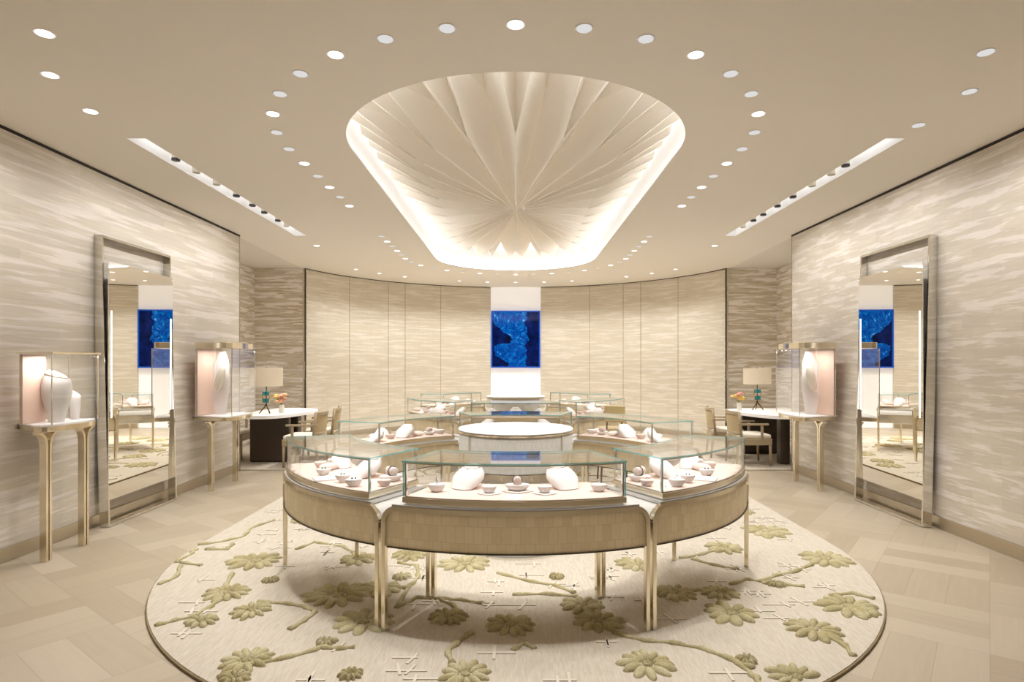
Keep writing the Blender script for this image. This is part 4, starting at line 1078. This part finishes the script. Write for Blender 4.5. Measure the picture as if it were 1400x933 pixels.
def table_lamp(x, y, z, R, zs0, zs1, lab):
    t = thing('table_lamp', lab, 'table lamp', (x, y, z), 0, 'table lamps on the desks')
    b = MB(); prof = [(R, zs0-z), (R, zs1-z), (R-.003, zs1-z), (R-.003, zs0-z)]; vs = []; n = 40
    for r, zz in prof:
        for k in range(n): vs.append((x+r*math.cos(2*PI*k/n), y+r*math.sin(2*PI*k/n), z+zz))
    b.add(vs, [(i*n+k, i*n+(k+1) % n, ((i+1) % 4)*n+(k+1) % n, ((i+1) % 4)*n+k) for i in range(4) for k in range(n)]); sharp(b.build('lamp_shade', 'lamp_shade', t))
    b = MB(); b.tube([(x, y, z+.13), (x, y, zs1-.02)], .008, 8)
    for k in range(3): a = k*2*PI/3+.5; b.tube([(x, y, zs1-.02), (x+(R-.004)*math.cos(a), y+(R-.004)*math.sin(a), zs1-.015)], .003, 6)
    b.tube([(x, y, zs1-.02), (x, y, zs1+.01)], .006, 8)
    b.build('pole', 'bronze', t, smooth=True)
    for k in range(3):
        a = k*2*PI/3-PI/2+.9; c, s = math.cos(a), math.sin(a)
        b = MB(); b.tube([(x, y, z+.15), (x+.02*c, y+.02*s, z+.10), (x+.065*c, y+.065*s, z+.05), (x+.095*c, y+.095*s, z+.008)], [.010, .010, .008, .007], 8); b.build('foot', 'bronze', t, smooth=True)
    zc = (zs0+z)/2+.05
    for dz in (-.06, .045):
        b = MB(); b.box((x-.027, y-.01, zc+dz), (.042, .035, .062)); b.box((x+.027, y-.01, zc+dz), (.042, .035, .062)); b.build('stone_block', 'turquoise', t, bevel=.008)
    for dx in (-.05, .05):
        b = MB(); b.tube([(x+dx, y-.012, zc-.09), (x+dx*1.1, y-.012, zc), (x+dx, y-.012, zc+.075)], .007, 6); b.build('stem_rod', 'gold', t, smooth=True)
    L = bpy.data.lights.new('bulb', 'POINT'); L.energy = 6.5; L.color = (1, .96, .9); L.shadow_soft_size = .04
    o = bpy.data.objects.new('bulb', L); COL.objects.link(o); o.parent = t; o.location = (0, 0, (zs0+zs1)/2-z)
table_lamp(-3.655, 8.9, .75, .228, 1.157, 1.425, 'drum-shaded lamp with turquoise stone base on the left desk')
table_lamp(3.80, 9.55, .75, .208, 1.16, 1.41, 'drum-shaded lamp with turquoise stone base on the right desk')
def bouquet(x, y, z, s, cols, side, seed):
    t = thing('flower_vase', 'small white vase on the %s desk beside the lamp' % side, 'vase', (x, y, z))
    b = MB(); b.lathe([(.022*s, 0), (.027*s, .01*s), (.024*s, .05*s), (.028*s, .088*s)], (x, y, z), 20); sharp(b.build('vase_body', 'vase_ceramic', t), 60)
    t = thing('bouquet', '%s bouquet in the small vase on the %s desk' % ('pink and peach' if side == 'left' else 'coral and yellow', side), 'flowers', (x, y, z+.086*s))
    r = random.Random(seed)
    for k in range(14):
        a, e_ = r.uniform(0, 6.28), r.uniform(.0, .075)*s; px, py, pz = x+e_*1.1*math.cos(a), y+e_*.8*math.sin(a), z+(.12+r.uniform(0, .075))*s
        b = MB()
        for q in range(6):
            aa = q*PI/3+r.uniform(0, .4); b.ell((px+.011*s*math.cos(aa), py+.011*s*math.sin(aa), pz), (.016*s, .012*s, .014*s), 8, 5, 0, aa)
        b.ell((px, py, pz+.006*s), (.012*s, .012*s, .012*s), 8, 5); b.build('blossom', cols[k % len(cols)], t, smooth=True)
        b = MB(); b.tube([(x, y, z+.087*s), (px, py, pz)], .002, 5); b.build('stem', 'leaf', t)
    b = MB()
    for k in range(10):
        a = r.uniform(0, 6.28); e_ = r.uniform(.03, .09)*s; b.ell((x+e_*math.cos(a), y+e_*.7*math.sin(a), z+r.uniform(.11, .2)*s), (.018*s, .008*s, .004*s), 8, 4, 0, a)
    b.build('leaves', 'leaf', t, smooth=True)
bouquet(-3.47, 9.0, .75, 1.4, ['blossom_pink', 'blossom_peach', 'blossom_peach', 'blossom_yellow'], 'left', 3)
bouquet(3.48, 9.45, .75, 1.45, ['blossom_pink', 'blossom_yellow', 'blossom_peach'], 'right', 8)

# ------------------------------------------------------------------ camera, world, output
cam = bpy.data.cameras.new('camera'); cam.sensor_width = 36; cam.lens = F/1400*36; cam.shift_x = -(CX-700)/1400; cam.shift_y = (CY-466.5)/1400; cam.clip_start = .05
co = bpy.data.objects.new('camera', cam); COL.objects.link(co); co.location = (0, 0, EYE); co.rotation_euler = (PI/2, 0, 0); S.camera = co
w = bpy.data.worlds.new('world'); S.world = w; w.use_nodes = True; w.node_tree.nodes['Background'].inputs[0].default_value = (.9, .85, .78, 1); w.node_tree.nodes['Background'].inputs[1].default_value = .3
S.view_settings.view_transform = 'Standard'; S.view_settings.look = 'None'; S.view_settings.gamma = 1; S.view_settings.use_curve_mapping = False
S.view_settings.exposure = -0.04
S.cycles.use_denoising = True
S.cycles.max_bounces = 12; S.cycles.diffuse_bounces = 8; S.cycles.glossy_bounces = 6; S.cycles.transparent_max_bounces = 24
S.cycles.caustics_reflective = False; S.cycles.caustics_refractive = False
S.cycles.sample_clamp_indirect = 4
